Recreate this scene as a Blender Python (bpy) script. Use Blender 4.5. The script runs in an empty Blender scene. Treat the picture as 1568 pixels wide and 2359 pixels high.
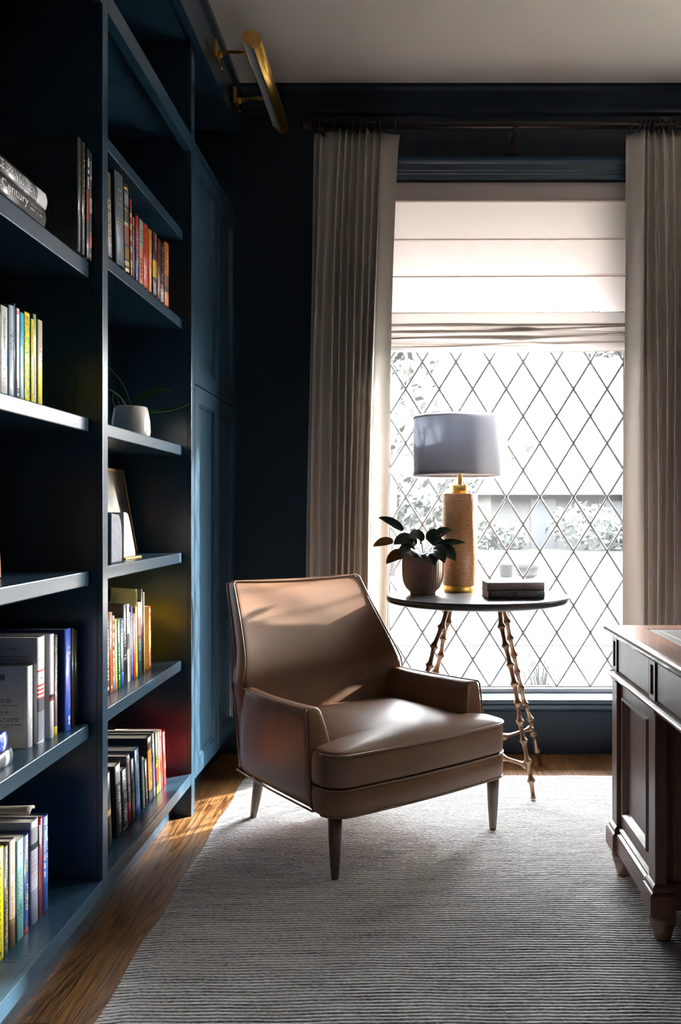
import bpy, bmesh, math, random
from mathutils import Vector, Matrix
R = math.radians
random.seed(7)
S = bpy.context.scene
COL = S.collection

# ---------------------------------------------------------------- camera
cam_d = bpy.data.cameras.new('camera')
cam_d.sensor_fit = 'VERTICAL'; cam_d.sensor_height = 36.0; cam_d.sensor_width = 36.0
cam_d.lens = 2000.0 / 2359.0 * 36.0
cam_d.shift_x = -158.0 / 2359.0
cam_d.shift_y = 0.0
cam_d.clip_start = 0.05; cam_d.clip_end = 400
cam = bpy.data.objects.new('camera', cam_d); COL.objects.link(cam)
cam.location = (0, 0, 1.12); cam.rotation_euler = (R(90), 0, 0)
S.camera = cam

# ---------------------------------------------------------------- exposure and render settings
S.view_settings.view_transform = 'Standard'; S.view_settings.look = 'None'
S.view_settings.exposure = 1.05; S.view_settings.gamma = 1.0
S.view_settings.use_curve_mapping = False
cy = S.cycles
cy.use_denoising = True
cy.max_bounces = 9; cy.diffuse_bounces = 5; cy.glossy_bounces = 4; cy.transmission_bounces = 6; cy.transparent_max_bounces = 12
cy.caustics_reflective = False; cy.caustics_refractive = False
cy.sample_clamp_indirect = 6.0

# ---------------------------------------------------------------- sky and sun
SKY = 34.0
world = bpy.data.worlds.new('sky'); S.world = world; world.use_nodes = True
wn = world.node_tree
bg = wn.nodes['Background']
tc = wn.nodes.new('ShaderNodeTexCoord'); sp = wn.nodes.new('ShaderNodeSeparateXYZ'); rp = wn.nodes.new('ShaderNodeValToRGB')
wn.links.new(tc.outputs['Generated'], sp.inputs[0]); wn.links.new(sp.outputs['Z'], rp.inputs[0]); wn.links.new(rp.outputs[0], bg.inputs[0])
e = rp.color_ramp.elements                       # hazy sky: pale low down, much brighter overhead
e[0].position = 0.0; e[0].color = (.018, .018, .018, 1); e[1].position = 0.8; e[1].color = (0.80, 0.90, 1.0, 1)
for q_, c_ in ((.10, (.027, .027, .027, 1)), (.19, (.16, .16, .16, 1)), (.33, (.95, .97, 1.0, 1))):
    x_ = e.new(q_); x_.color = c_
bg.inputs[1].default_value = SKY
sun_d = bpy.data.lights.new('sun', 'SUN'); sun_d.energy = 20.0; sun_d.angle = R(1.2); sun_d.color = (1.0, 0.93, 0.83)
sun = bpy.data.objects.new('sun', sun_d); COL.objects.link(sun)
SUN_AZ = (-0.797, -0.604); SUN_EL = R(19.5)
dv = Vector((SUN_AZ[0] * math.cos(SUN_EL), SUN_AZ[1] * math.cos(SUN_EL), -math.sin(SUN_EL)))
sun.rotation_euler = dv.to_track_quat('-Z', 'Y').to_euler()
sun.location = (6, 9, 6)
# the hazy glow of the sky around the sun
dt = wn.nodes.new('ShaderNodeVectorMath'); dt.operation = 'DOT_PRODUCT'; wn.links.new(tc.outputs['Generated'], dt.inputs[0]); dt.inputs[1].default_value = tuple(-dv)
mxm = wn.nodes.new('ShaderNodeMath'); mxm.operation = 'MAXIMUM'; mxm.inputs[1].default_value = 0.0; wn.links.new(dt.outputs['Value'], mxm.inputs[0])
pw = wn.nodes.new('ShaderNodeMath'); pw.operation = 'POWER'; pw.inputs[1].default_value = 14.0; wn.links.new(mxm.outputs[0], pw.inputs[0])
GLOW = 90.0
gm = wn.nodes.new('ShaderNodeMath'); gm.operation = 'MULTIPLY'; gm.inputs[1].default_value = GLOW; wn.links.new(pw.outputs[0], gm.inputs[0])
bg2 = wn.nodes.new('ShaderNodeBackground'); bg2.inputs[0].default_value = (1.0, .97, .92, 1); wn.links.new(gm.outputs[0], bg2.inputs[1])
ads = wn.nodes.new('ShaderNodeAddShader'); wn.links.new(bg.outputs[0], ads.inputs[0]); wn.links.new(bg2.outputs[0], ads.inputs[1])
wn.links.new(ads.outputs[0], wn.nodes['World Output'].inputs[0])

def portal(loc, rot, sx, sy):
    d = bpy.data.lights.new('window_portal', 'AREA'); d.shape = 'RECTANGLE'; d.size = sx; d.size_y = sy
    d.cycles.is_portal = True
    o = bpy.data.objects.new('window_portal', d); o.location = loc; o.rotation_euler = rot; COL.objects.link(o)
portal((0.465, 4.24, 1.46), (R(-90), 0, 0), 1.2, 2.4)
portal((3.18, 4.24, 2.0), (R(-90), 0, 0), 2.1, 1.4)

# ---------------------------------------------------------------- helpers
def link(o, parent=None):
    COL.objects.link(o)
    if parent is not None: o.parent = parent
    return o

class MB:
    """collects faces of one mesh"""
    def __init__(s): s.v = []; s.f = []; s.m = []; s.sm = []
    def add(s, vs, fs, mi=0, smooth=False):
        n = len(s.v); s.v += [tuple(p) for p in vs]
        for f in fs: s.f.append([i + n for i in f]); s.m.append(mi); s.sm.append(smooth)
    def box(s, x0, x1, y0, y1, z0, z1, mi=0):
        vs = [(x, y, z) for z in (z0, z1) for y in (y0, y1) for x in (x0, x1)]
        s.add(vs, [(0, 2, 3, 1), (4, 5, 7, 6), (0, 1, 5, 4), (2, 6, 7, 3), (0, 4, 6, 2), (1, 3, 7, 5)], mi)
    def loft(s, rings, closed=True, cap0=True, cap1=True, mi=0, smooth=True):
        n = len(rings[0]); vs = [p for r in rings for p in r]; fs = []
        for i in range(len(rings) - 1):
            for j in range(n if closed else n - 1):
                k = (j + 1) % n
                fs.append((i * n + j, i * n + k, (i + 1) * n + k, (i + 1) * n + j))
        if closed and cap0: fs.append(tuple(range(n - 1, -1, -1)))
        if closed and cap1: fs.append(tuple(range((len(rings) - 1) * n, len(rings) * n)))
        s.add(vs, fs, mi, smooth)
    def lathe(s, prof, seg=40, c=(0, 0), mi=0, smooth=True, rf=None, cap0=True, cap1=True):
        rings = []
        for (r, z) in prof:
            rings.append([(c[0] + (r * (rf(a, z) if rf else 1)) * math.cos(a), c[1] + (r * (rf(a, z) if rf else 1)) * math.sin(a), z)
                          for a in (2 * math.pi * i / seg for i in range(seg))])
        s.loft(rings, True, cap0, cap1, mi, smooth)
    def tube(s, path, rad, seg=10, mi=0, smooth=True, caps=True):
        path = [Vector(p) for p in path]; n = len(path)
        if not hasattr(rad, '__len__'): rad = [rad] * n
        t0 = (path[1] - path[0]).normalized()
        up = Vector((0, 0, 1)) if abs(t0.z) < .9 else Vector((1, 0, 0))
        u = t0.cross(up).normalized(); rings = []
        for i in range(n):
            t = (path[min(i + 1, n - 1)] - path[max(i - 1, 0)]).normalized()
            u = (u - t * u.dot(t)).normalized(); w = t.cross(u)
            rings.append([tuple(path[i] + (u * math.cos(a) + w * math.sin(a)) * rad[i]) for a in (2 * math.pi * k / seg for k in range(seg))])
        s.loft(rings, True, caps, caps, mi, smooth)
    def grid(s, nu, nv, fn, mi=0, smooth=True, closed_u=False):
        vs = [fn(i / (nu if closed_u else nu - 1), j / (nv - 1)) for j in range(nv) for i in range(nu)]; fs = []
        for j in range(nv - 1):
            for i in range(nu if closed_u else nu - 1):
                k = (i + 1) % nu
                fs.append((j * nu + i, j * nu + k, (j + 1) * nu + k, (j + 1) * nu + i))
        s.add(vs, fs, mi, smooth)
    def quad(s, a, b, c, d, mi=0): s.add([a, b, c, d], [(0, 1, 2, 3)], mi)
    def build(s, name, mats, parent=None, bevel=0.0, subsurf=0, solid=0.0, loc=None, fix=True, seg=2):
        me = bpy.data.meshes.new(name); me.from_pydata(s.v, [], s.f)
        for m in (mats if isinstance(mats, (list, tuple)) else [mats]): me.materials.append(m)
        for p, mi, sm in zip(me.polygons, s.m, s.sm): p.material_index = mi; p.use_smooth = sm
        if fix:
            b = bmesh.new(); b.from_mesh(me); bmesh.ops.recalc_face_normals(b, faces=b.faces); b.to_mesh(me); b.free()
        o = bpy.data.objects.new(name, me); link(o, parent)
        if loc: o.location = loc
        if solid: md = o.modifiers.new('thickness', 'SOLIDIFY'); md.thickness = solid; md.offset = 0
        if bevel: md = o.modifiers.new('bevel', 'BEVEL'); md.width = bevel; md.segments = seg; md.limit_method = 'ANGLE'; md.angle_limit = R(35); md.harden_normals = False
        if subsurf: md = o.modifiers.new('subdivision', 'SUBSURF'); md.levels = subsurf; md.render_levels = subsurf
        return o

def thing(name, label, cat, loc=(0, 0, 0), rz=0.0, group=None):
    o = bpy.data.objects.new(name, None); o.empty_display_size = .05
    o.location = loc; o.rotation_euler = (0, 0, rz); link(o)
    return tag(o, label, cat, group)
def tag(o, label, cat, group=None):
    o['label'] = label; o['category'] = cat
    if group: o['group'] = group
    return o
def struct(o): o['kind'] = 'structure'; return o

# ---------------------------------------------------------------- materials
MATS = {}
def mat(name, col, rough=.5, metal=0.0, spec=.5, bump=0.0, bscale=200.0, var=0.0, vscale=20.0, stretch=(1, 1, 1), coat=0.0, transl=0.0, transp=0.0, sheen=0.0):
    if name in MATS: return MATS[name]
    m = bpy.data.materials.new(name); m.use_nodes = True; nt = m.node_tree; N = nt.nodes; L = nt.links
    p = N['Principled BSDF']; out = N['Material Output']
    p.inputs['Base Color'].default_value = (*col, 1); p.inputs['Roughness'].default_value = rough
    p.inputs['Metallic'].default_value = metal; p.inputs['Specular IOR Level'].default_value = spec
    p.inputs['Coat Weight'].default_value = coat; p.inputs['Sheen Weight'].default_value = sheen
    if var or bump:
        t = N.new('ShaderNodeTexCoord'); mp = N.new('ShaderNodeMapping'); mp.inputs['Scale'].default_value = stretch
        L.new(t.outputs['Object'], mp.inputs[0])
    if var:
        n = N.new('ShaderNodeTexNoise'); n.inputs['Scale'].default_value = vscale; n.inputs['Detail'].default_value = 5
        L.new(mp.outputs[0], n.inputs['Vector'])
        r = N.new('ShaderNodeValToRGB')
        r.color_ramp.elements[0].position = .3; r.color_ramp.elements[1].position = .7
        r.color_ramp.elements[0].color = (*[c * (1 - var) for c in col], 1); r.color_ramp.elements[1].color = (*[min(1, c * (1 + var)) for c in col], 1)
        L.new(n.outputs['Fac'], r.inputs[0]); L.new(r.outputs[0], p.inputs['Base Color'])
    if bump:
        n2 = N.new('ShaderNodeTexNoise'); n2.inputs['Scale'].default_value = bscale; n2.inputs['Detail'].default_value = 4
        L.new(mp.outputs[0], n2.inputs['Vector'])
        b = N.new('ShaderNodeBump'); b.inputs['Strength'].default_value = bump; b.inputs['Distance'].default_value = .002
        L.new(n2.outputs['Fac'], b.inputs['Height']); L.new(b.outputs[0], p.inputs['Normal'])
    last = p.outputs[0]
    if transl:
        t = N.new('ShaderNodeBsdfTranslucent'); t.inputs[0].default_value = (*col, 1)
        if var: L.new(r.outputs[0], t.inputs[0])
        mx = N.new('ShaderNodeMixShader'); mx.inputs[0].default_value = transl
        L.new(last, mx.inputs[1]); L.new(t.outputs[0], mx.inputs[2]); last = mx.outputs[0]
    if transp:
        t = N.new('ShaderNodeBsdfTransparent'); mx = N.new('ShaderNodeMixShader'); mx.inputs[0].default_value = transp
        L.new(last, mx.inputs[1]); L.new(t.outputs[0], mx.inputs[2]); last = mx.outputs[0]
    L.new(last, out.inputs[0])
    MATS[name] = m; return m

NAVY = mat('navy_paint', (.0165, .043, .070), .27, spec=.5, bump=.05, bscale=90)
WALLP = mat('navy_wall_paint', (.0095, .0215, .036), .5, spec=.3, bump=.06, bscale=140)
CEIL = mat('ceiling_paint', (.88, .81, .71), .9, bump=.03, bscale=300)
WHITE = mat('white_paint', (.82, .83, .82), .45)
PLAIN = mat('far_wall_paint', (.02, .024, .03), .8)
BLACK = mat('black_hole', (.004, .004, .004), .8)
LEAD = mat('lead_came', (.22, .23, .24), .5, metal=.3)
BRASS = mat('aged_brass', (.62, .36, .10), .33, metal=1.0, bump=.02, bscale=400)
GOLD = mat('satin_brass', (.95, .58, .15), .34, metal=1.0)
BRONZE = mat('bronze', (.20, .125, .08), .34, metal=.9, bump=.25, bscale=120, var=.4, vscale=40)
ROD = mat('dark_bronze_rod', (.035, .028, .026), .3, metal=.7)
CLOTH = mat('linen_drape', (.62, .57, .515), .9, bump=.25, bscale=900, var=.06, vscale=400, transl=.2, sheen=.1)
SHADEF = mat('roman_linen', (.80, .69, .66), .9, bump=.2, bscale=700, var=.05, vscale=60, stretch=(1, 1, 12), transl=.31)
PAPER = mat('paper', (.66, .60, .50), .85, bump=.3, bscale=30, stretch=(1, 40, 1), var=.08, vscale=300)
# ================================================================ THE SETTING
ZC = 3.07
# ---- floor: oak planks running away from the camera
def floor_mat():
    m = bpy.data.materials.new('oak_planks'); m.use_nodes = True; nt = m.node_tree; N = nt.nodes; L = nt.links
    p = N['Principled BSDF']; p.inputs['Roughness'].default_value = .34
    t = N.new('ShaderNodeTexCoord'); sx = N.new('ShaderNodeSeparateXYZ'); L.new(t.outputs['Object'], sx.inputs[0])
    def math_(op, a, b=None):
        n = N.new('ShaderNodeMath'); n.operation = op
        for i, q in enumerate((a, b)):
            if q is None: continue
            if isinstance(q, (int, float)): n.inputs[i].default_value = q
            else: L.new(q, n.inputs[i])
        return n.outputs[0]
    xs = math_('MULTIPLY', math_('ADD', sx.outputs[0], .03), 1 / .127); row = math_('FLOOR', xs); fx = math_('FRACT', xs)
    wn1 = N.new('ShaderNodeTexWhiteNoise'); wn1.noise_dimensions = '1D'; L.new(row, wn1.inputs['W'])
    ys = math_('ADD', math_('MULTIPLY', sx.outputs[1], 1 / 1.1), math_('MULTIPLY', wn1.outputs['Value'], 5.0)); seg = math_('FLOOR', ys); fy = math_('FRACT', ys)
    wn2 = N.new('ShaderNodeTexWhiteNoise'); wn2.noise_dimensions = '2D'
    cv = N.new('ShaderNodeCombineXYZ'); L.new(row, cv.inputs[0]); L.new(seg, cv.inputs[1]); L.new(cv.outputs[0], wn2.inputs['Vector'])
    off = math_('MULTIPLY', wn2.outputs['Value'], 37.0)
    c2 = N.new('ShaderNodeCombineXYZ')
    L.new(math_('ADD', math_('MULTIPLY', sx.outputs[0], 9.0), off), c2.inputs[0]); L.new(math_('ADD', math_('MULTIPLY', sx.outputs[1], .8), off), c2.inputs[1])
    wv = N.new('ShaderNodeTexNoise'); wv.inputs['Scale'].default_value = 1.0; wv.inputs['Detail'].default_value = 2.0; L.new(c2.outputs[0], wv.inputs['Vector'])
    rings = math_('FRACT', math_('MULTIPLY', wv.outputs['Fac'], 13.0))
    c3 = N.new('ShaderNodeCombineXYZ'); L.new(math_('MULTIPLY', sx.outputs[0], 260.0), c3.inputs[0]); L.new(math_('MULTIPLY', sx.outputs[1], 9.0), c3.inputs[1])
    fn = N.new('ShaderNodeTexNoise'); fn.inputs['Scale'].default_value = 1.0; fn.inputs['Detail'].default_value = 3; L.new(c3.outputs[0], fn.inputs['Vector'])
    r = N.new('ShaderNodeValToRGB'); e = r.color_ramp.elements
    e[0].position = 0; e[0].color = (.078, .033, .011, 1); e[1].position = 1; e[1].color = (.225, .112, .041, 1)
    q = e.new(.16); q.color = (.145, .064, .022, 1); q = e.new(.45); q.color = (.27, .138, .053, 1)
    L.new(rings, r.inputs[0])
    r2 = N.new('ShaderNodeValToRGB'); r2.color_ramp.elements[0].position = .42; r2.color_ramp.elements[0].color = (.30, .26, .22, 1); r2.color_ramp.elements[1].position = .58; r2.color_ramp.elements[1].color = (1, 1, 1, 1)
    L.new(fn.outputs['Fac'], r2.inputs[0])
    mx = N.new('ShaderNodeMix'); mx.data_type = 'RGBA'; mx.blend_type = 'MULTIPLY'; mx.inputs[0].default_value = .75
    L.new(r.outputs[0], mx.inputs[6]); L.new(r2.outputs[0], mx.inputs[7])
    tone = N.new('ShaderNodeMix'); tone.data_type = 'RGBA'; tone.blend_type = 'MULTIPLY'; tone.inputs[0].default_value = 1
    vv = math_('ADD', math_('MULTIPLY', wn2.outputs['Value'], .5), .72); cc = N.new('ShaderNodeCombineColor')
    for i in range(3): L.new(vv, cc.inputs[i])
    L.new(mx.outputs[2], tone.inputs[6]); L.new(cc.outputs[0], tone.inputs[7])
    gap = math_('MULTIPLY', math_('GREATER_THAN', fx, .012), math_('GREATER_THAN', fy, .0022))
    gm = N.new('ShaderNodeMix'); gm.data_type = 'RGBA'; gm.inputs[6].default_value = (.012, .006, .003, 1); L.new(gap, gm.inputs[0]); L.new(tone.outputs[2], gm.inputs[7])
    L.new(gm.outputs[2], p.inputs['Base Color'])
    b = N.new('ShaderNodeBump'); b.inputs['Strength'].default_value = .25; b.inputs['Distance'].default_value = .002; L.new(fn.outputs['Fac'], b.inputs['Height']); L.new(b.outputs[0], p.inputs['Normal'])
    return m
m = MB(); m.box(-1.2, 4.62, -1.9, 4.10, -.12, 0); struct(m.build('floor', floor_mat()))
m = MB(); m.box(-1.2, 4.62, -1.9, 4.22, ZC, ZC + .15); struct(m.build('ceiling', CEIL))
m = MB(); m.box(-1.2, -1.10, -1.9, 4.22, 0, ZC); struct(m.build('wall_left', WALLP))
m = MB(); m.box(-1.10, 4.62, -1.9, -1.8, 0, ZC); struct(m.build('wall_front', PLAIN))
m = MB(); m.box(4.5, 4.62, -1.8, 4.014, 0, ZC); struct(m.build('wall_right', WALLP))
# back wall: the opening in view and an unseen one added for light
YW = 4.014; YB = 4.22
OX0, OX1, OZ0, OZ1 = -.115, 1.045, .2625, 2.655
PX0, PX1, PZ0, PZ1 = 2.15, 4.20, 1.33, 2.66
m = MB()
for b_ in ((-1.10, OX0, YW, YB, 0, ZC), (OX0, OX1, YW, YB, 0, OZ0), (OX0, OX1, YW, YB, OZ1, ZC), (OX1, PX0, YW, YB, 0, ZC), (PX0, PX1, YW, YB, 0, PZ0), (PX0, PX1, YW, YB, PZ1, ZC), (PX1, 4.62, YW, YB, 0, ZC)): m.box(*b_)
struct(m.build('wall_back', WALLP))
# crown moulding on the back wall (a tall painted frieze with a bead under it)
m = MB()
prof = [(3.99, 2.956), (4.014, 2.950), (4.014, ZC), (3.945, ZC), (3.945, 3.055), (3.960, 3.04), (3.985, 2.985), (3.990, 2.97)]
m.loft([[(x, y, z) for (y, z) in prof] for x in (-.765, 4.5)], smooth=False)
struct(m.build('trim_1', WALLP))

# ---- leaded windows
def glass_mat():
    m = bpy.data.materials.new('hazed_glass'); m.use_nodes = True; nt = m.node_tree; N = nt.nodes; L = nt.links
    N.remove(N['Principled BSDF']); out = N['Material Output']
    tr = N.new('ShaderNodeBsdfTransparent'); tl = N.new('ShaderNodeBsdfTranslucent'); tl.inputs[0].default_value = (.95, .97, .96, 1)
    mx = N.new('ShaderNodeMixShader'); mx.inputs[0].default_value = HAZE; L.new(tr.outputs[0], mx.inputs[1]); L.new(tl.outputs[0], mx.inputs[2])
    gl = N.new('ShaderNodeBsdfGlossy'); gl.inputs['Roughness'].default_value = .03
    m2 = N.new('ShaderNodeMixShader'); m2.inputs[0].default_value = .03; L.new(mx.outputs[0], m2.inputs[1]); L.new(gl.outputs[0], m2.inputs[2])
    L.new(m2.outputs[0], out.inputs[0]); return m
HAZE = .009  # milky veil mixed into the panes, imitating bright haze and flare
GLASS = glass_mat()
def leaded_window(name, ox, zt):
    """ox = offset in x from the window in view, zt = top of the opening"""
    w = bpy.data.objects.new(name, None); w.location = (ox + .465, 4.15, OZ0); link(w); struct(w)
    T = lambda x, y, z: (x - .465, y - 4.15, z - OZ0)
    gx0, gx1, gz0 = -.0965, 1.0262, .286
    def bx(mb, x0, x1, y0, y1, z0, z1): a = T(x0, y0, z0); b = T(x1, y1, z1); mb.box(a[0], b[0], a[1], b[1], a[2], b[2])
    f = MB()
    bx(f, OX0, gx0, 4.12, 4.18, OZ0, zt); bx(f, gx1, OX1, 4.12, 4.18, OZ0, zt); bx(f, gx0, gx1, 4.12, 4.18, OZ0, gz0 - .003); bx(f, gx0, gx1, 4.12, 4.18, zt - .03, zt)
    f.build('window_frame', WHITE, w, bevel=.003)
    g = MB(); g.quad(T(gx0, 4.152, gz0 - .003), T(gx1, 4.152, gz0 - .003), T(gx1, 4.152, zt - .03), T(gx0, 4.152, zt - .03)); g.build('window_pane', GLASS, w)
    l = MB(); dw, dh = (gx1 - gx0) / 7, .2585; hw = .0056; ZT = zt - .03
    nrow = int((ZT - gz0) / dh) + 1
    def bar(x0, z0, x1, z1, k):
        if z1 > ZT:
            f_ = (ZT - z0) / (z1 - z0)
            if f_ <= 0: return
            x1 = x0 + (x1 - x0) * f_; z1 = ZT
        d = Vector((x1 - x0, 0, z1 - z0)); ln = d.length; d.normalize(); n = Vector((-d.z, 0, d.x)) * hw
        a = Vector(T(x0, 4.15, z0)); b = Vector(T(x1, 4.15, z1)); e = .0035 + .0004 * k
        # rounded came: hexagonal section
        sec = [(-1, 0), (-.55, -1), (.55, -1), (1, 0), (.55, 1), (-.55, 1)]
        l.loft([[tuple(q + n * s + Vector((0, e * t, 0))) for (s, t) in sec] for q in (a, b)], smooth=False)
    for r_ in range(nrow):
        for c in range(7):
            for h in (0, 1):
                x0 = gx0 + dw * (c + .5 * h); z0 = gz0 + dh * (r_ + .5 * h)
        for c in range(14):
            for h in (0, 1):
                xa = gx0 + dw * .5 * c; xb = xa + dw * .5; za = gz0 + dh * (r_ + .5 * h); zb = za + dh * .5
                if (c + h) % 2 == 0: bar(xa, za, xb, zb, 0)
                else: bar(xb, za, xa, zb, 1)
    for c in range(0, 8):                                  # solder dots at the joints
        for r_ in range(nrow * 2 + 1):
            for hx in (0, .5):
                if (r_ % 2 == 0) != (hx == 0): continue
                x = gx0 + dw * (c + hx); z = gz0 + dh * .5 * r_
                if x > gx1 + .001 or z > ZT: continue
                q = T(x, 4.15, z); l.lathe([(.007, -.0046), (.0085, 0), (.007, .0046)], 8, (0, 0))
                n = 24
                for i in range(len(l.v) - n, len(l.v)): vx, vy, vz = l.v[i]; l.v[i] = (q[0] + vx, q[1] + vz, q[2] + vy)
    for (x0, x1, z0, z1) in ((gx0 - .002, gx0 + .007, gz0, ZT), (gx1 - .005, gx1 + .010, gz0 - .003, ZT), (gx0 - .002, gx1, gz0 - .008, gz0 + .004)):
        bx(l, x0, x1, 4.144, 4.156, z0, z1)
    l.build('lead_lattice', LEAD, w)
    return w
w1 = leaded_window('window_1', 0, OZ1)
o_ = lambda x, y, z: (x - .465, y - 4.15, z - OZ0)
m = MB(); a = o_(-.22, 3.958, .241); b = o_(1.15, 4.125, OZ0 + .0005); m.box(a[0], b[0], a[1], b[1], a[2], b[2])
m.build('window_sill', NAVY, w1, bevel=.006, seg=3)
m = MB(); prof = [(4.014, .240), (3.972, .240), (3.968, .236), (3.968, .229), (3.976, .226), (3.984, .224), (3.984, .216), (3.992, .212), (3.990, .207), (3.996, .200), (4.014, .200)]
m.loft([[o_(x, y, z) for (y, z) in prof] for x in (-.20, 1.13)], smooth=False); m.build('sill_apron', NAVY, w1)
m = MB(); prof = [(4.014, 2.655), (3.995, 2.655), (3.995, 2.672), (3.988, 2.676), (3.988, 2.684), (3.980, 2.688), (3.980, 2.716), (3.972, 2.722), (3.966, 2.730), (3.962, 2.742), (4.014, 2.742)]
m.loft([[o_(x, y, z) for (y, z) in prof] for x in (-.21, 1.14)], smooth=False); m.build('head_casing', NAVY, w1)
for (xa, xb) in ((-.205, OX0), (OX1, 1.135)):
    m = MB(); a = o_(xa, 3.995, .2625); b = o_(xb, 4.014, 2.655); m.box(a[0], b[0], a[1], b[1], a[2], b[2]); m.build('side_casing', NAVY, w1, bevel=.004)
m = MB()
for b_ in ((PX0, PX0 + .04, 4.12, 4.17, PZ0, PZ1), (PX1 - .04, PX1, 4.12, 4.17, PZ0, PZ1), (PX0 + .04, PX1 - .04, 4.12, 4.17, PZ0, PZ0 + .04), (PX0 + .04, PX1 - .04, 4.12, 4.17, PZ1 - .04, PZ1)): m.box(*b_)
w2 = struct(m.build('unseen_window_2', WHITE, bevel=.003))  # out-of-view window, placed and sized for the sun and fill it lets in
m = MB(); m.quad((PX0 + .04, 4.15, PZ0 + .04), (PX1 - .04, 4.15, PZ0 + .04), (PX1 - .04, 4.15, PZ1 - .04), (PX0 + .04, 4.15, PZ1 - .04)); m.build('window_pane', GLASS, w2)
# unseen slab added outside to block sun on the shade and skylight indoors
m = MB(); m.box(-2.5, 7.5, 4.22, 5.75, 2.78, 2.92); struct(m.build('light_blocker', WHITE))

# ---- outdoors
GRASS = mat('lawn_grass', (.0054, .0074, .0046), .9, var=.25, vscale=3)
PAVE = mat('pale_paving', (.016, .016, .0155), .9)
LEAF = mat('far_foliage', (.0160, .0190, .0150), .8, var=.3, vscale=8)
BARK = mat('far_bark', (.04, .035, .03), .9)
BRICK = mat('house_brick', (.030, .029, .028), .9, var=.2, vscale=4)
ROOF = mat('house_roof', (.0075, .0075, .008), .9, var=.15, vscale=6)
m = MB(); m.box(-60, 70, 4.6, 120, -.5, -.35); struct(m.build('lawn', GRASS))
m = MB(); m.box(2.35, 9.5, 4.6, 8.6, -.36, -.33); struct(m.build('bounce_slab', mat('bounce_slab_pale', (.62, .58, .52), .9, var=.08, vscale=3)))  # unseen pale slab added to bounce light up onto the ceiling
m = MB(); m.box(-60, 70, 9.5, 13.5, -.36, -.335); struct(m.build('garden_path', PAVE))
# ================================================================ BUILT-IN BOOKCASES
XF = -.80; XB = -1.078; XS = -.832
def panel_with_holes(mb, y0, y1, z0, z1, face):
    """upright board; rows of shelf-pin holes on one face (face = y of that face)"""
    mb.box(XB, XF - .015, y0, y1, z0, z1)
    for hx in (-.872, -1.02):
        z = .23
        while z < 2.40:
            d = -.0004 if face == y0 else .0004
            c = [(hx + .0028 * math.cos(2 * math.pi * i / 8), face + d, z + .0028 * math.sin(2 * math.pi * i / 8)) for i in range(8)]
            mb.add(c, [tuple(range(8))], 1)
            z += .0322
def unit(name, label, ya, yb, yl0, yl1, yr0, yr1, shelves, stile, group):
    t = thing(name, label, 'bookcase', (XB, (ya + yb) / 2, 0), 0, group)
    inv = Vector(t.location)
    def P(mb, n, mats=NAVY, **k):
        mb.v = [(x - inv.x, y - inv.y, z - inv.z) for (x, y, z) in mb.v]; return mb.build(n, mats, t, **k)
    m = MB(); panel_with_holes(m, yl0, yl1, .117, 2.853, yl1); P(m, 'side_panel', [NAVY, BLACK])
    m = MB(); panel_with_holes(m, yr0, yr1, 0.0 if stile else .117, 2.853, yr0); P(m, 'side_panel', [NAVY, BLACK])
    m = MB(); m.box(XB - .018, XB, ya, yb, .02, 2.87); P(m, 'back_panel')
    m = MB(); m.box(XB, XF - .015, yl1, yr0, .135, .157); P(m, 'bottom_shelf')
    m = MB(); m.box(XF - .015, XF, yl1 if not stile else yl0 + .0195, yr0, .117, .157); P(m, 'bottom_rail', bevel=.0015)
    m = MB(); m.box(XB, XF - .016, yl1, yr0, 2.486, 2.506); P(m, 'fixed_shelf')
    m = MB(); m.box(XF - .030, XF, yl1 if not stile else yl0 + .0195, yr0, 2.447, 2.506); P(m, 'cross_rail', bevel=.0015)
    m = MB(); m.box(XB, XF - .016, yl1, yr0, 2.853, 2.870); P(m, 'top_panel')
    m = MB(); m.box(-.885, -.87, ya, yb, 0, .117); P(m, 'toe_kick')
    for (z0, z1) in shelves:
        m = MB(); m.box(XB + .001, XS, yl1 + .001, yr0 - .002, z0, z1); P(m, 'shelf', bevel=.003)
    if stile:
        m = MB(); m.box(XF - .015, XF, stile[0], stile[1], stile[2], 2.853); P(m, 'stile', bevel=.0015)
    return t
LS = [(1.727, 1.770), (1.328, 1.3646), (.928, .9665), (.531, .570)]
RS = [(2.118, 2.155), (1.790, 1.8268), (1.327, 1.3636), (.934, .971), (.541, .579)]
g = 'navy built-in bookcase units'
u1 = unit('open_bookcase', 'navy open bookcase bay nearest the camera, holding pale paperbacks and the tall yellow spines', 1.36, 2.2875, 1.36, 1.379, 2.268, 2.2875, LS, None, g)
u2 = unit('open_bookcase', 'navy open bookcase bay between the near bay and the tall doors, with the orchid pot', 2.2875, 3.2165, 2.2875, 2.307, 3.194, 3.2165, RS, (3.194, 3.239, 0.0), g)
m = MB(); m.box(XF - .015, XF, 2.2675, 2.3075, .117, 2.853); m.v = [(x - XB, y - (2.2875 + 3.2165) / 2, z) for (x, y, z) in m.v]; m.build('stile', NAVY, u2, bevel=.0015)

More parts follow.
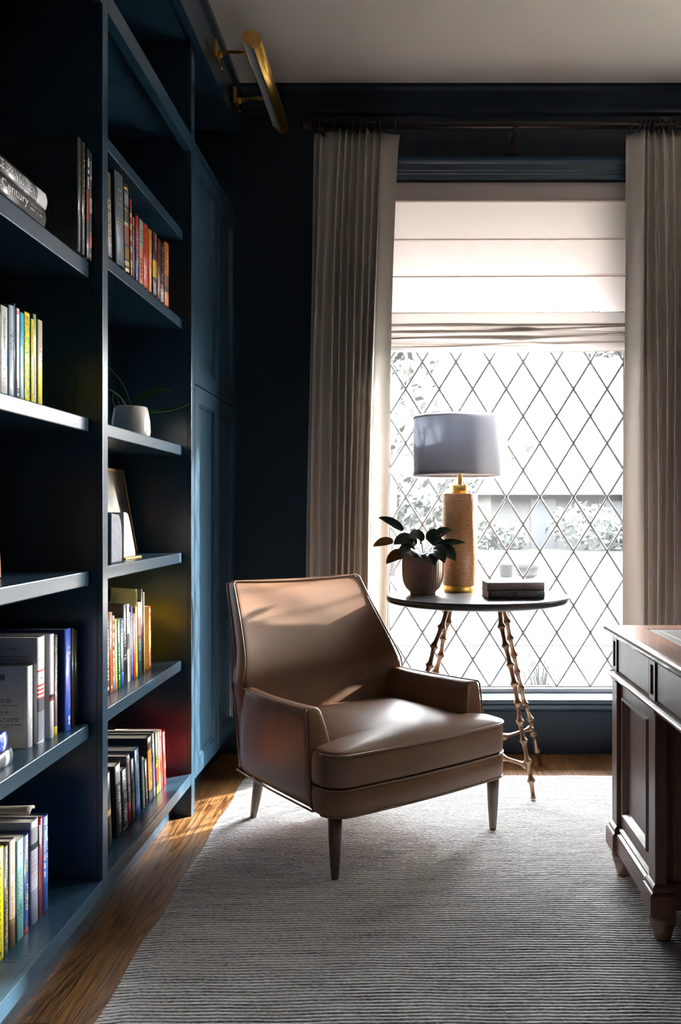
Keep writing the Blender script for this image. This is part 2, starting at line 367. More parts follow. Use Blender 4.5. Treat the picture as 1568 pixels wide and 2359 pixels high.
# tall cabinet with four panelled doors
cab = thing('tall_cabinet', 'navy tall cabinet with panelled doors in the corner under the picture light', 'cabinet', (XB, 3.625, 0), 0, None)
def C(mb, n, mats=NAVY, parent=None, **k):
    mb.v = [(x - XB, y - 3.625, z) for (x, y, z) in mb.v]; return mb.build(n, mats, parent or cab, **k)
m = MB(); m.box(XB, XF - .024, 3.2395, 3.258, .122, 2.853); C(m, 'side_panel')
m = MB(); m.box(XB, XF - .024, 3.992, 4.010, .122, 2.853); C(m, 'side_panel')
m = MB(); m.box(XB - .018, XB, 3.2395, 4.010, .122, 2.87); C(m, 'back_panel')
m = MB(); m.box(XB, XF - .024, 3.258, 3.992, .122, .14); C(m, 'bottom_shelf')
m = MB(); m.box(-.885, -.87, 3.2395, 4.010, 0, .1215); C(m, 'toe_kick')
m = MB(); m.box(XF - .020, XF, 3.2395, 4.010, 2.474, 2.506); m.box(XB, XF - .020, 3.258, 3.992, 2.486, 2.506); C(m, 'cross_rail', bevel=.0015)
def door(y0, y1, z0, z1):
    m = MB(); fw = .064; x = XF
    def ring(xx, d): return [(xx, y0 + d, z0 + d), (xx, y1 - d, z0 + d), (xx, y1 - d, z1 - d), (xx, y0 + d, z1 - d)]
    rs = [ring(x - .020, 0), ring(x - .0015, 0), ring(x, .0015), ring(x, fw), ring(x - .004, fw + .001), ring(x - .005, fw + .007), ring(x - .012, fw + .010), ring(x - .012, fw + .05)]
    m.loft(rs, True, True, True, smooth=False)
    return C(m, 'door')
for (y0, y1) in ((3.2440, 3.6435), (3.6455, 4.006)):
    door(y0, y1, .122, 1.597); door(y0, y1, 1.601, 2.470)

# header board and crown along the top of the bookcases
m = MB(); prof = [(-1.09, 2.872), (-.80, 2.872), (-.80, 2.853), (-.775, 2.853), (-.775, 2.905), (-.779, 2.909), (-.779, 3.02), (-.765, 3.045), (-.765, ZC), (-1.09, ZC)]
m.loft([[(x, y, z) for (x, z) in prof] for y in (1.36, 4.012)], smooth=False); struct(m.build('trim_2', NAVY))

# ================================================================ BOOKS
def bcol(c, rough=.42):
    k = 'cover_%d_%d_%d' % tuple(int(v * 999) for v in c)
    return mat(k, c, rough, coat=.15)
def text_faces(txt, f):
    """built-in font outlines -> (verts, faces) scaled to unit box"""
    cu = bpy.data.curves.new('t', 'FONT'); cu.body = txt; cu.resolution_u = 2
    ob = bpy.data.objects.new('t', cu); COL.objects.link(ob)
    dg = bpy.context.evaluated_depsgraph_get()
    me = bpy.data.meshes.new_from_object(ob.evaluated_get(dg))
    vs = [tuple(v.co) for v in me.vertices]; fs = [tuple(p.vertices) for p in me.polygons]
    bpy.data.objects.remove(ob); bpy.data.curves.remove(cu); bpy.data.meshes.remove(me)
    if not vs: return [], []
    x0 = min(v[0] for v in vs); x1 = max(v[0] for v in vs); y0 = min(v[1] for v in vs); y1 = max(v[1] for v in vs)
    return [((v[0] - x0) / max(1e-6, x1 - x0), (v[1] - y0) / max(1e-6, y1 - y0)) for v in vs], fs
def strokes(n, rnd):
    """small upright marks standing for print too small to read"""
    vs = []; fs = []
    for i in range(n):
        if rnd.random() < .16: continue
        x0 = i / n + .1 / n; x1 = x0 + (.35 + .4 * rnd.random()) / n; y0 = .12 * rnd.random(); y1 = .6 + .4 * rnd.random()
        k = len(vs); vs += [(x0, y0), (x1, y0), (x1, y1), (x0, y1)]; fs.append((k, k + 1, k + 2, k + 3))
        if rnd.random() < .7:
            ym = .35 + .3 * rnd.random(); k = len(vs); vs += [(x1, ym), (x1 + .22 / n, ym), (x1 + .22 / n, ym + .16), (x1, ym + .16)]; fs.append((k, k + 1, k + 2, k + 3))
    return vs, fs
def letter_mesh(items, place):
    vs = []; fs = []
    for (uv, ff, fn) in items:
        n = len(vs); vs += [fn(u, v) for (u, v) in uv]; fs += [tuple(i + n for i in f) for f in ff]
    return vs, fs
def make_book(loc, t, h, d, kind, bands, cover, texts, rnd, root):
    """local axes: +x out of the shelf (spine at x=0), y across the thickness, z up"""
    tb = .0026 if kind == 'h' else .0007; bulge = min(.004, t * .16) if kind == 'h' else min(.0012, t * .08)
    x1 = -.004 if kind == 'h' else -.0012
    mats = [bcol(cover)]; mi = {}
    m = MB(); ns = 6
    arc = [(x1 + (bulge) * math.sin(math.pi * i / ns), t * i / ns) for i in range(ns + 1)]
    sec = [(-d, 0)] + arc + [(-d, t), (-d, t - tb), (x1 - .002, t - tb), (x1 - .002, tb), (-d, tb)]
    zs = [0.0]; 
    cols = []
    for (f, c) in bands: zs.append(f * h); cols.append(c)
    n = len(sec); rings = [[(x, y, z) for (x, y) in sec] for z in zs]
    for i in range(len(zs) - 1):
        if zs[i + 1] <= zs[i]: continue
        c = tuple(cols[i])
        if c not in mi: mats.append(bcol(c)); mi[c] = len(mats) - 1
        for j in range(n):
            k = (j + 1) % n; spine = 1 <= j <= ns
            m.add([rings[i][j], rings[i][k], rings[i + 1][k], rings[i + 1][j]], [(0, 1, 2, 3)], mi[c] if spine else 0, spine)
    m.add(rings[0], [tuple(range(n - 1, -1, -1))], 0); m.add(rings[-1], [tuple(range(n))], mi[tuple(cols[-1])] if kind == 'p' else 0)
    o = m.build('cover', mats, root)
    b = bmesh.new(); b.from_mesh(o.data); bmesh.ops.remove_doubles(b, verts=b.verts, dist=1e-6); bmesh.ops.recalc_face_normals(b, faces=b.faces); b.to_mesh(o.data); b.free()
    ov = .003 if kind == 'h' else .0002
    m = MB(); m.box(-d + ov, x1 - .0022, tb + .0001, t - tb - .0001, ov, h - ov); m.build('page_block', PAPER, root)
    for (txt, ori, f0, f1, wf, colr) in texts:
        mt = bcol(tuple(colr), .5); xo = x1 + bulge + .0006
        items = []
        if txt[0] == '~': uv, ff = strokes(int(txt[1:]), rnd)
        else: uv, ff = text_faces(txt, 0)
        if not uv: continue
        w = t * wf; ya = (t - w) / 2; za = f0 * h; zb = f1 * h
        mm = MB()
        def sx(y): return x1 + bulge * math.sin(math.pi * max(0, min(1, y / t))) + .0005
        if ori == 'd':
            vs = [(sx(ya + v * w), ya + v * w, zb - u * (zb - za)) for (u, v) in uv]; mm.add(vs, ff)
        elif ori == 'u':
            vs = [(sx(ya + u * w), ya + u * w, za + v * (zb - za)) for (u, v) in uv]; mm.add(vs, ff)
        else:
            k = len(txt); st = (zb - za) / k
            for i, ch in enumerate(txt):
                uv, ff = text_faces(ch, 0); z_ = zb - (i + 1) * st
                mm.add([(sx(ya + u * w), ya + u * w, z_ + v * st * .74) for (u, v) in uv], ff)
        mm.build('spine_lettering', mt, root, fix=False)
BOOK_GROUP = {'LA': 'tall books on the top near shelf', 'LB': 'pale paperbacks in the near bay', 'LD': 'big hardbacks in the near bay', 'LE': 'books on the near bottom shelf',
              'Rb': 'red and orange books in the far bay', 'Re': 'mixed books on the far middle shelf', 'Rf': 'leaning books on the far bottom shelf'}
BOOKS = [
    ('LA', -0.822, 2.1603, 0.0212, 1.77, 0.285, 0.24, 'h', -0.006, [(1, (0.0194, 0.0212, 0.0212))], (0.007, 0.007, 0.007), [('~14', 'd', 0.2, 0.8, 0.4, (0.0802, 0.0762, 0.0612))], 'tall worn black book, farthest left of the four upright beside the lying pair'),
    ('LA', -0.822, 2.1862, 0.0232, 1.77, 0.285, 0.24, 'h', -0.006, [(1, (0.0052, 0.0048, 0.0048))], (0.0044, 0.0044, 0.0044), [('~18', 'd', 0.1, 0.9, 0.35, (0.2623, 0.1878, 0.0802))], 'tall thin black book with faint gold spine lettering by the worn one'),
    ('LA', -0.822, 2.2156, 0.0208, 1.77, 0.28, 0.24, 'p', -0.006, [(0.18, (0.0452, 0.0513, 0.0704)), (0.34, (0.0097, 0.0097, 0.0212)), (0.62, (0.1878, 0.0037, 0.0116)), (1, (0.0044, 0.0044, 0.0052))], (0.0044, 0.0044, 0.0052), [('~13', 'd', 0.64, 0.92, 0.55, (0.7157, 0.7157, 0.7157))], 'tall thin black book with a dark red band along its spine'),
    ('LA', -0.822, 2.2428, 0.0167, 1.77, 0.28, 0.24, 'h', -0.006, [(0.06, (0.0612, 0.0545, 0.0648)), (0.12, (0.007, 0.007, 0.008)), (0.22, (0.7529, 0.0612, 0.013)), (0.27, (0.1878, 0.0802, 0.0212)), (0.44, (0.0052, 0.0052, 0.006)), (0.58, (0.305, 0.2623, 0.1714)), (0.74, (0.0052, 0.0052, 0.006)), (0.92, (0.0482, 0.0452, 0.1022)), (1, (0.0052, 0.0052, 0.006))], (0.0044, 0.0044, 0.0052), [('JAZ', 'u', 0.75, 0.79, 0.8, (0.7529, 0.7529, 0.7529)), ('~10', 'd', 0.44, 0.58, 0.4, (0.7913, 0.7529, 0.6105))], 'tall black music book with an orange mark low on its spine, against the divider'),
    ('LB', -0.836, 1.749, 0.03, 1.3646, 0.1646, 0.14, 'p', 0.0, [(1, (0.5149, 0.4678, 0.402))], (0.4564, 0.4125, 0.3515), [], 'beige paperback cut by the left photo edge, at the head of the pale paperbacks'),
    ('LB', -0.836, 1.7802, 0.0294, 1.3646, 0.1807, 0.14, 'p', 0.0, [(0.32, (0.6724, 0.7011, 0.6724)), (0.52, (0.305, 0.3763, 0.5149)), (1, (0.6105, 0.6584, 0.6172))], (0.5149, 0.5457, 0.5271), [('~36', 'd', 0.05, 0.86, 0.26, (0.0452, 0.0452, 0.0482)), ('~19', 'd', 0.55, 0.9, 0.2, (0.1878, 0.2051, 0.2051))], 'white paperback with a blue-grey cloud on its spine, on the pale paperback shelf'),
    ('LB', -0.836, 1.8214, 0.023, 1.3646, 0.1907, 0.15, 'h', 0.0, [(0.12, (0.5776, 0.6795, 0.7913)), (1, (0.491, 0.6172, 0.7605))], (0.0648, 0.0887, 0.1221), [('THE PLOT', 'd', 0.48, 0.76, 0.62, (0.013, 0.0212, 0.0343)), ('~10', 'd', 0.22, 0.42, 0.22, (0.1878, 0.2623, 0.3278))], 'ice-blue hardback with dark capitals and a slate front cover'),
    ('LB', -0.836, 1.8459, 0.0057, 1.3646, 0.1989, 0.15, 'h', 0.0, [(1, (0.1878, 0.1946, 0.2423))], (0.0452, 0.0545, 0.0802), [], 'slate-grey hardback standing tallest, squeezed behind the ice-blue one'),
    ('LB', -0.836, 1.8525, 0.0133, 1.3646, 0.1911, 0.14, 'p', 0.0, [(0.2, (0.1878, 0.1746, 0.1946)), (0.3, (0.6724, 0.6038, 0.5776)), (0.93, (0.6172, 0.5776, 0.5906)), (0.97, (0.5149, 0.0612, 0.0612)), (1, (0.6172, 0.5776, 0.5906))], (0.305, 0.305, 0.3278), [('~8', 'd', 0.02, 0.24, 0.8, (0.8714, 0.8714, 0.8714)), ('~13', 'd', 0.42, 0.88, 0.45, (0.4342, 0.402, 0.4125))], 'thin pinkish-white paperback with a dark block of letters at its foot'),
    ('LB', -0.836, 1.8688, 0.0181, 1.3646, 0.1857, 0.14, 'p', 0.0, [(0.3, (0.402, 0.5776, 0.7529)), (0.6, (0.1559, 0.4851, 0.6795)), (1, (0.0612, 0.4564, 0.6795))], (0.007, 0.2623, 0.3515), [('the bright hours', 'd', 0.32, 0.88, 0.5, (0.0212, 0.1559, 0.3515))], 'sky-blue paperback between pinkish-white and bright yellow spines'),
    ('LB', -0.836, 1.8901, 0.0259, 1.3646, 0.1923, 0.14, 'p', 0.0, [(1, (0.9131, 0.7605, 0.0212))], (0.007, 0.1878, 0.1144), [('SLOW HORSES', 'd', 0.03, 0.84, 0.86, (0.003, 0.305, 0.1878)), ('MICK', 'u', 0.9, 0.955, 0.6, (0.0168, 0.0262, 0.013)), ('HERRON', 'u', 0.85, 0.885, 0.75, (0.0168, 0.0262, 0.013))], 'bright yellow paperback with big green capitals down its spine'),
    ('LB', -0.836, 1.9229, 0.0149, 1.3646, 0.1837, 0.13, 'p', 0.0, [(1, (0.8714, 0.6795, 0.0612))], (0.5149, 0.1878, 0.013), [('~33', 'd', 0.1, 0.92, 0.4, (0.1878, 0.1274, 0.0212))], 'slim golden-yellow paperback in front of the sage green spine'),
    ('LB', -0.836, 1.9392, 0.016, 1.3646, 0.1983, 0.14, 'h', 0.0, [(0.75, (0.7305, 0.7913, 0.6795)), (1, (0.3515, 0.4452, 0.2623))], (0.0452, 0.0802, 0.0382), [('~16', 'd', 0.05, 0.7, 0.3, (0.4564, 0.5149, 0.402))], 'sage-topped white book between the golden and the cream spines'),
    ('LB', -0.836, 1.959, 0.0229, 1.3646, 0.1905, 0.14, 'p', 0.0, [(0.515, (0.7605, 0.6724, 0.0612)), (0.525, (0.0802, 0.0612, 0.007)), (1, (0.6105, 0.5395, 0.4125))], (0.305, 0.2623, 0.0452), [('~6', 'd', 0.55, 0.73, 0.4, (0.1878, 0.1559, 0.1144))], 'cream-over-yellow paperback, last in the row of pale paperbacks'),
    ('LD', -0.885, 2.0205, 0.0301, 0.57, 0.1901, 0.205, 'h', 0.0, [(1, (0.7605, 0.7758, 0.807))], (0.5149, 0.5271, 0.5271), [('~9', 'd', 0.1, 0.9, 0.3, (0.5149, 0.5149, 0.5457))], 'grey-white book showing its barcoded back cover, nearest the front'),
    ('LD', -0.875, 2.0516, 0.0414, 0.57, 0.2528, 0.2, 'h', 0.0, [(0.02, (0.7913, 0.7913, 0.8308)), (0.3, (0.1878, 0.2086, 0.2623)), (0.42, (0.0612, 0.0685, 0.0887)), (0.435, (0.5776, 0.0612, 0.0612)), (0.455, (0.8, 0.8, 0.78)), (0.475, (0.5776, 0.0612, 0.0612)), (0.495, (0.8, 0.8, 0.78)), (0.515, (0.5776, 0.0612, 0.0612)), (0.535, (0.8, 0.8, 0.78)), (0.555, (0.5776, 0.0612, 0.0612)), (0.66, (0.8, 0.8, 0.78)), (0.675, (0.8, 0.8, 0.78)), (0.69, (0.6105, 0.0452, 0.0452)), (1, (0.8, 0.8, 0.78))], (0.4452, 0.4452, 0.4678), [('~4', 'u', 0.93, 0.955, 0.2, (0.305, 0.2623, 0.2623)), ('THE', 'u', 0.86, 0.885, 0.5, (0.402, 0.3515, 0.3515)), ('~6', 'u', 0.78, 0.81, 0.75, (0.402, 0.3515, 0.3515)), ('~4', 'u', 0.73, 0.755, 0.5, (0.4564, 0.402, 0.402)), ('~4', 'u', 0.6, 0.63, 0.4, (0.402, 0.3763, 0.3763))], 'thick white biography with red stripes and a black-and-white photo on its spine'),
    ('LD', -0.868, 2.1055, 0.025, 0.57, 0.2527, 0.185, 'h', 0.0, [(0.36, (0.807, 0.807, 0.8388)), (0.39, (0.402, 0.0452, 0.0452)), (0.42, (0.0212, 0.0212, 0.0262)), (1, (0.8388, 0.8388, 0.8714))], (0.402, 0.4125, 0.4342), [('~17', 'd', 0.48, 0.9, 0.3, (0.5776, 0.5776, 0.6105)), ('~4', 'u', 0.95, 0.97, 0.3, (0.0452, 0.0452, 0.0452))], 'white hardback with a tiny dark red flag low on its spine'),
    ('LD', -0.868, 2.1327, 0.019, 0.57, 0.2476, 0.185, 'h', 0.0, [(0.09, (0.7529, 0.5149, 0.0319)), (1, (0.0482, 0.0513, 0.0648))], (0.0212, 0.0232, 0.0296), [('KHALED HOSSEINI', 'd', 0.62, 0.97, 0.62, (0.7913, 0.6105, 0.2623)), ('A THOUSAND SPLENDID SUNS', 'd', 0.13, 0.58, 0.62, (0.6105, 0.0452, 0.0908))], 'charcoal novel with gold and red lettering between white and blue books'),
    ('LD', -0.858, 2.1738, 0.0387, 0.57, 0.2557, 0.22, 'h', 0.0, [(0.33, (0.0423, 0.1274, 0.6795)), (1, (0.0343, 0.107, 0.6105))], (0.0024, 0.0232, 0.1413), [('THE', 'u', 0.8, 0.83, 0.4, (0.8, 0.8, 0.78)), ('~10', 'u', 0.74, 0.78, 0.95, (0.8, 0.8, 0.78)), ('~4', 'u', 0.69, 0.72, 0.3, (0.8, 0.8, 0.78)), ('~17', 'd', 0.22, 0.52, 0.3, (0.5149, 0.1559, 0.7157)), ('~5', 'd', 0.05, 0.14, 0.35, (0.8, 0.8, 0.78))], 'large royal-blue hardback, tallest on its shelf'),
    ('LD', -0.858, 2.2176, 0.015, 0.57, 0.2519, 0.2, 'h', 0.0, [(1, (0.0612, 0.0296, 0.008))], (0.0452, 0.0232, 0.007), [], 'thin tan-brown book tight behind the royal-blue hardback'),
    ('LD', -0.858, 2.2344, 0.0247, 0.57, 0.2461, 0.2, 'h', 0.0, [(1, (0.006, 0.0103, 0.008))], (0.0044, 0.007, 0.0056), [('~14', 'd', 0.15, 0.6, 0.4, (0.0802, 0.1144, 0.0802))], 'black-green book shaded at the right end, past the brown one'),
    ('LE', -0.876, 1.8403, 0.0378, 0.157, 0.2417, 0.15, 'p', 0.0, [(1, (0.9387, 0.8308, 0.003))], (0.4564, 0.3515, 0.0), [('~14', 'd', 0.1, 0.9, 0.3, (0.305, 0.2423, 0.007)), ('~4', 'u', 0.05, 0.085, 0.35, (0.013, 0.013, 0.003))], 'lemon-yellow book cut by the left edge on the bottom shelf'),
    ('LE', -0.876, 1.879, 0.025, 0.157, 0.2355, 0.15, 'h', 0.0, [(0.08, (0.0802, 0.0908, 0.0612)), (0.1, (0.0144, 0.0194, 0.016)), (1, (0.0252, 0.0343, 0.0296))], (0.0612, 0.0452, 0.0262), [('DANIEL OKRENT', 'd', 0.68, 0.95, 0.3, (0.8308, 0.8308, 0.7913)), ('GREAT FORTUNE', 'd', 0.15, 0.62, 0.5, (0.7913, 0.4564, 0.013)), ('THE EPIC OF ROCKEFELLER CENTER', 'd', 0.1, 0.6, 0.18, (0.7529, 0.7529, 0.7157))], 'dark olive book with a gold title and white lettering, second from the left edge'),
    ('LE', -0.876, 1.9106, 0.0293, 0.157, 0.2374, 0.155, 'h', 0.0, [(0.22, (0.1559, 0.0908, 0.0382)), (0.27, (0.305, 0.2051, 0.1022)), (1, (0.9047, 0.807, 0.6724))], (0.402, 0.3419, 0.305), [('STEPHEN E. AMBROSE', 'd', 0.68, 0.97, 0.5, (0.5776, 0.305, 0.1274)), ('UNDAUNTED COURAGE', 'd', 0.28, 0.62, 0.55, (0.6105, 0.305, 0.1022))], 'cream book with a brown western painting at the foot of its spine'),
    ('LE', -0.876, 1.9424, 0.0325, 0.157, 0.2253, 0.15, 'p', 0.0, [(1, (0.1878, 0.5149, 0.5271))], (0.1022, 0.305, 0.305), [('A', 'u', 0.84, 0.87, 0.25, (0.0319, 0.0802, 0.0802)), ('AND SHADOW', 'd', 0.4, 0.82, 0.55, (0.8714, 0.8308, 0.6795)), ('~4', 'u', 0.33, 0.355, 0.4, (0.0097, 0.0212, 0.0212)), ('~7', 'u', 0.29, 0.315, 0.6, (0.0097, 0.0212, 0.0212)), ('~7', 'u', 0.25, 0.275, 0.65, (0.0097, 0.0212, 0.0212))], 'pale teal novel between the cream and navy spines'),
    ('LE', -0.876, 1.9774, 0.0291, 0.157, 0.2225, 0.15, 'h', 0.0, [(0.03, (0.5149, 0.0452, 0.0212)), (0.1, (0.007, 0.013, 0.0612)), (1, (0.0103, 0.0482, 0.2232))], (0.007, 0.0319, 0.1559), [('Matt Haig', 'd', 0.62, 0.93, 0.5, (0.7913, 0.6795, 0.1022)), ('LIBRARY', 'd', 0.22, 0.42, 0.5, (0.7529, 0.6105, 0.0452)), ('~8', 'd', 0.22, 0.5, 0.25, (0.5776, 0.6795, 0.8308))], 'navy novel with yellow lettering and a red foot'),
    ('LE', -0.876, 2.0184, 0.04, 0.157, 0.2404, 0.17, 'h', 0.0, [(0.33, (0.305, 0.3278, 0.4452)), (0.72, (0.6105, 0.6172, 0.7305)), (0.78, (0.0452, 0.0545, 0.0762)), (0.93, (0.402, 0.4125, 0.4678)), (1, (0.6867, 0.7011, 0.807))], (0.305, 0.305, 0.402), [('WHITE', 'u', 0.645, 0.675, 0.8, (0.4287, 0.3763, 0.3763)), ('HOUSE', 'u', 0.595, 0.625, 0.8, (0.3763, 0.3515, 0.3763)), ('DIARY', 'u', 0.545, 0.575, 0.8, (0.4564, 0.1878, 0.2051)), ('JIMMY', 'u', 0.495, 0.525, 0.8, (0.5149, 0.2232, 0.2423)), ('CARTER', 'u', 0.445, 0.475, 0.85, (0.5457, 0.2623, 0.2831)), ('~6', 'u', 0.14, 0.16, 0.6, (0.1878, 0.2051, 0.2831)), ('~6', 'u', 0.11, 0.13, 0.6, (0.1878, 0.2051, 0.2831))], 'silver-white diary with a photograph high on its spine'),
    ('LE', -0.876, 2.0602, 0.006, 0.157, 0.218, 0.155, 'p', 0.0, [(0.3, (0.0452, 0.0382, 0.0612)), (0.5, (0.305, 0.1878, 0.0452)), (0.8, (0.1022, 0.1022, 0.2232)), (1, (0.7529, 0.7157, 0.6795))], (0.1878, 0.1559, 0.1559), [], 'sliver-thin patterned book beside the red spine'),
    ('LE', -0.876, 2.068, 0.0149, 0.157, 0.2318, 0.16, 'h', 0.0, [(1, (0.6172, 0.013, 0.0176))], (0.305, 0.007, 0.0103), [], 'plain red spine left of the cobalt-blue book'),
    ('LE', -0.876, 2.0847, 0.0309, 0.157, 0.2288, 0.165, 'h', 0.0, [(0.3, (0.0091, 0.0762, 0.305)), (1, (0.0343, 0.1746, 0.552))], (0.007, 0.0452, 0.1878), [('BABEL', 's', 0.36, 0.8, 0.72, (0.7529, 0.807, 0.8714)), ('~8', 'u', 0.89, 0.91, 0.6, (0.007, 0.0319, 0.1559)), ('~4', 'u', 0.86, 0.88, 0.5, (0.007, 0.0319, 0.1559)), ('A', 'u', 0.07, 0.1, 0.2, (0.0048, 0.0212, 0.1022))], 'cobalt-blue book with five tall stacked white capitals, last on the bottom shelf'),
    ('Rb', -0.829, 2.396, 0.0401, 1.8268, 0.2316, 0.14, 'h', 0.058, [(0.25, (0.1559, 0.1384, 0.1946)), (1, (0.117, 0.107, 0.0887))], (0.0452, 0.0423, 0.0382), [('the foundation', 'd', 0.15, 0.68, 0.7, (0.7529, 0.6105, 0.4564))], 'taupe book partly hidden by the divider, first in the red-to-orange row'),
    ('Rb', -0.829, 2.4673, 0.0733, 1.8268, 0.2618, 0.17, 'h', 0.058, [(1, (0.0976, 0.1221, 0.1559))], (0.0116, 0.013, 0.0176), [('~6', 'u', 0.8, 0.83, 0.6, (0.402, 0.4452, 0.491)), ('~5', 'u', 0.72, 0.75, 0.4, (0.402, 0.4452, 0.491)), ('~6', 'u', 0.655, 0.68, 0.55, (0.402, 0.4452, 0.491)), ('~6', 'u', 0.5, 0.515, 0.5, (0.5149, 0.4564, 0.0612)), ('~8', 'u', 0.455, 0.475, 0.65, (0.5149, 0.4564, 0.0612)), ('~4', 'u', 0.42, 0.44, 0.4, (0.5149, 0.4564, 0.0612)), ('~7', 'u', 0.13, 0.15, 0.6, (0.5149, 0.4564, 0.0612))], 'thick steel-grey hardback leaning left beside the taupe book'),
    ('Rb', -0.829, 2.5449, 0.0434, 1.8268, 0.2565, 0.16, 'h', 0.05, [(0.04, (0.5776, 0.5149, 0.305)), (0.07, (0.012, 0.012, 0.013)), (0.1, (0.5776, 0.402, 0.0452)), (0.12, (0.6445, 0.6308, 0.5776)), (0.15, (0.012, 0.012, 0.013)), (0.28, (0.1878, 0.1144, 0.0097)), (0.32, (0.012, 0.012, 0.013)), (0.52, (0.2623, 0.0612, 0.0319)), (0.56, (0.5149, 0.402, 0.305)), (0.7, (0.012, 0.012, 0.013)), (0.71, (0.5149, 0.305, 0.0452)), (0.93, (0.012, 0.012, 0.013)), (0.95, (0.5776, 0.3515, 0.0452)), (1, (0.012, 0.012, 0.013))], (0.012, 0.012, 0.013), [('~19', 'u', 0.74, 0.92, 0.9, (0.4287, 0.4452, 0.4287)), ('III', 'd', 0.58, 0.68, 0.6, (0.5776, 0.5776, 0.5457))], 'black film book with a small portrait on its spine'),
    ('Rb', -0.829, 2.5906, 0.0172, 1.8268, 0.2258, 0.14, 'p', 0.04, [(0.1, (0.5149, 0.0452, 0.0212)), (0.2, (0.6795, 0.4564, 0.1878)), (0.3, (0.5149, 0.013, 0.013)), (0.38, (0.6795, 0.4564, 0.1878)), (0.45, (0.5149, 0.013, 0.013)), (0.52, (0.6795, 0.4564, 0.1878)), (0.6, (0.5149, 0.013, 0.013)), (0.68, (0.6795, 0.4564, 0.1878)), (0.76, (0.5149, 0.013, 0.013)), (0.82, (0.6795, 0.4564, 0.1878)), (0.9, (0.0612, 0.007, 0.006)), (1, (0.5149, 0.013, 0.013))], (0.0212, 0.003, 0.003), [], 'thin red and cream striped book right of the black film book'),
    ('Rb', -0.829, 2.6102, 0.0171, 1.8268, 0.18, 0.14, 'p', 0.02, [(0.85, (0.0052, 0.0052, 0.0052)), (1, (0.4564, 0.1559, 0.0802))], (0.0044, 0.0037, 0.0037), [('~12', 'd', 0.3, 0.8, 0.5, (0.305, 0.305, 0.1878))], 'slim black book with a salmon tip, left of the magenta spine'),
    ('Rb', -0.829, 2.6422, 0.0265, 1.8268, 0.198, 0.15, 'h', 0, [(0.12, (0.0612, 0.0319, 0.1878)), (0.3, (0.1274, 0.2051, 0.5149)), (0.5, (0.1559, 0.007, 0.1274)), (0.75, (0.3763, 0.0048, 0.0802)), (1, (0.5457, 0.0319, 0.0144))], (0.1559, 0.0044, 0.0262), [('~23', 'd', 0.2, 0.75, 0.5, (0.8308, 0.7157, 0.7529))], 'rainbow-spined book fading red, magenta, then blue'),
    ('Rb', -0.829, 2.6716, 0.0372, 1.8268, 0.1981, 0.15, 'p', 0, [(0.06, (0.7529, 0.305, 0.1559)), (0.4, (0.7305, 0.1878, 0.0802)), (0.58, (0.7529, 0.2623, 0.1274)), (0.9, (0.3515, 0.4564, 0.305)), (1, (0.402, 0.3763, 0.3515))], (0.305, 0.1559, 0.1022), [('~5', 'd', 0.08, 0.4, 0.5, (0.0452, 0.0704, 0.0319)), ('~4', 'd', 0.62, 0.86, 0.6, (0.0802, 0.1559, 0.1144))], 'coral and sage patchwork paperback right of the rainbow spine'),
    ('Rb', -0.829, 2.718, 0.0524, 1.8268, 0.2006, 0.16, 'h', 0, [(1, (0.6105, 0.0482, 0.006))], (0.305, 0.0212, 0.0044), [('~14', 'd', 0.5, 0.93, 0.6, (0.2232, 0.0091, 0.003)), ('· · · · ·', 'd', 0.05, 0.45, 0.15, (0.956, 0.7157, 0.5149))], 'burnt-orange hardback, widest orange spine in its row'),
    ('Rb', -0.829, 2.7754, 0.0326, 1.8268, 0.1989, 0.15, 'h', 0, [(0.6, (0.7758, 0.2051, 0.0168)), (1, (0.807, 0.314, 0.013))], (0.3515, 0.0802, 0.007), [('~15', 'd', 0.3, 0.85, 0.5, (0.956, 0.8308, 0.5776))], 'amber book right of the burnt-orange hardback'),
    ('Rb', -0.829, 2.8197, 0.0455, 1.8268, 0.2073, 0.16, 'h', 0, [(0.28, (0.0296, 0.006, 0.0103)), (0.55, (0.855, 0.552, 0.007)), (0.57, (0.0452, 0.007, 0.0452)), (1, (0.0482, 0.008, 0.0103))], (0.0212, 0.0044, 0.006), [('LEONARDO', 'd', 0.68, 0.97, 0.28, (0.5149, 0.305, 0.305)), ('DA VINCI', 'd', 0.72, 0.96, 0.35, (0.7529, 0.6795, 0.6445)), ('ISAACSON', 'd', 0.03, 0.24, 0.45, (0.7529, 0.5776, 0.5776))], 'maroon biography with a yellow patch on its spine'),
    ('Rb', -0.829, 2.8685, 0.0379, 1.8268, 0.2001, 0.15, 'h', 0, [(1, (0.162, 0.0091, 0.007))], (0.0802, 0.0052, 0.0044), [('~5', 'd', 0.66, 0.95, 0.75, (0.7913, 0.4564, 0.0612)), ('~14', 'd', 0.15, 0.6, 0.6, (0.7529, 0.305, 0.2623))], 'dark red book with gold lettering above pink, between maroon and black spines'),
    ('Rb', -0.829, 2.9103, 0.0385, 1.8268, 0.1986, 0.15, 'h', 0, [(0.22, (0.6105, 0.6308, 0.6105)), (0.3, (0.305, 0.1274, 0.0612)), (1, (0.012, 0.012, 0.013))], (0.012, 0.012, 0.013), [('NOT APARTHEID', 'd', 0.36, 0.96, 0.6, (0.6795, 0.7157, 0.6795)), ('CARTER', 'd', 0.03, 0.2, 0.5, (0.1878, 0.1878, 0.1878))], 'black book with a white foot and white capitals, second from the right end'),
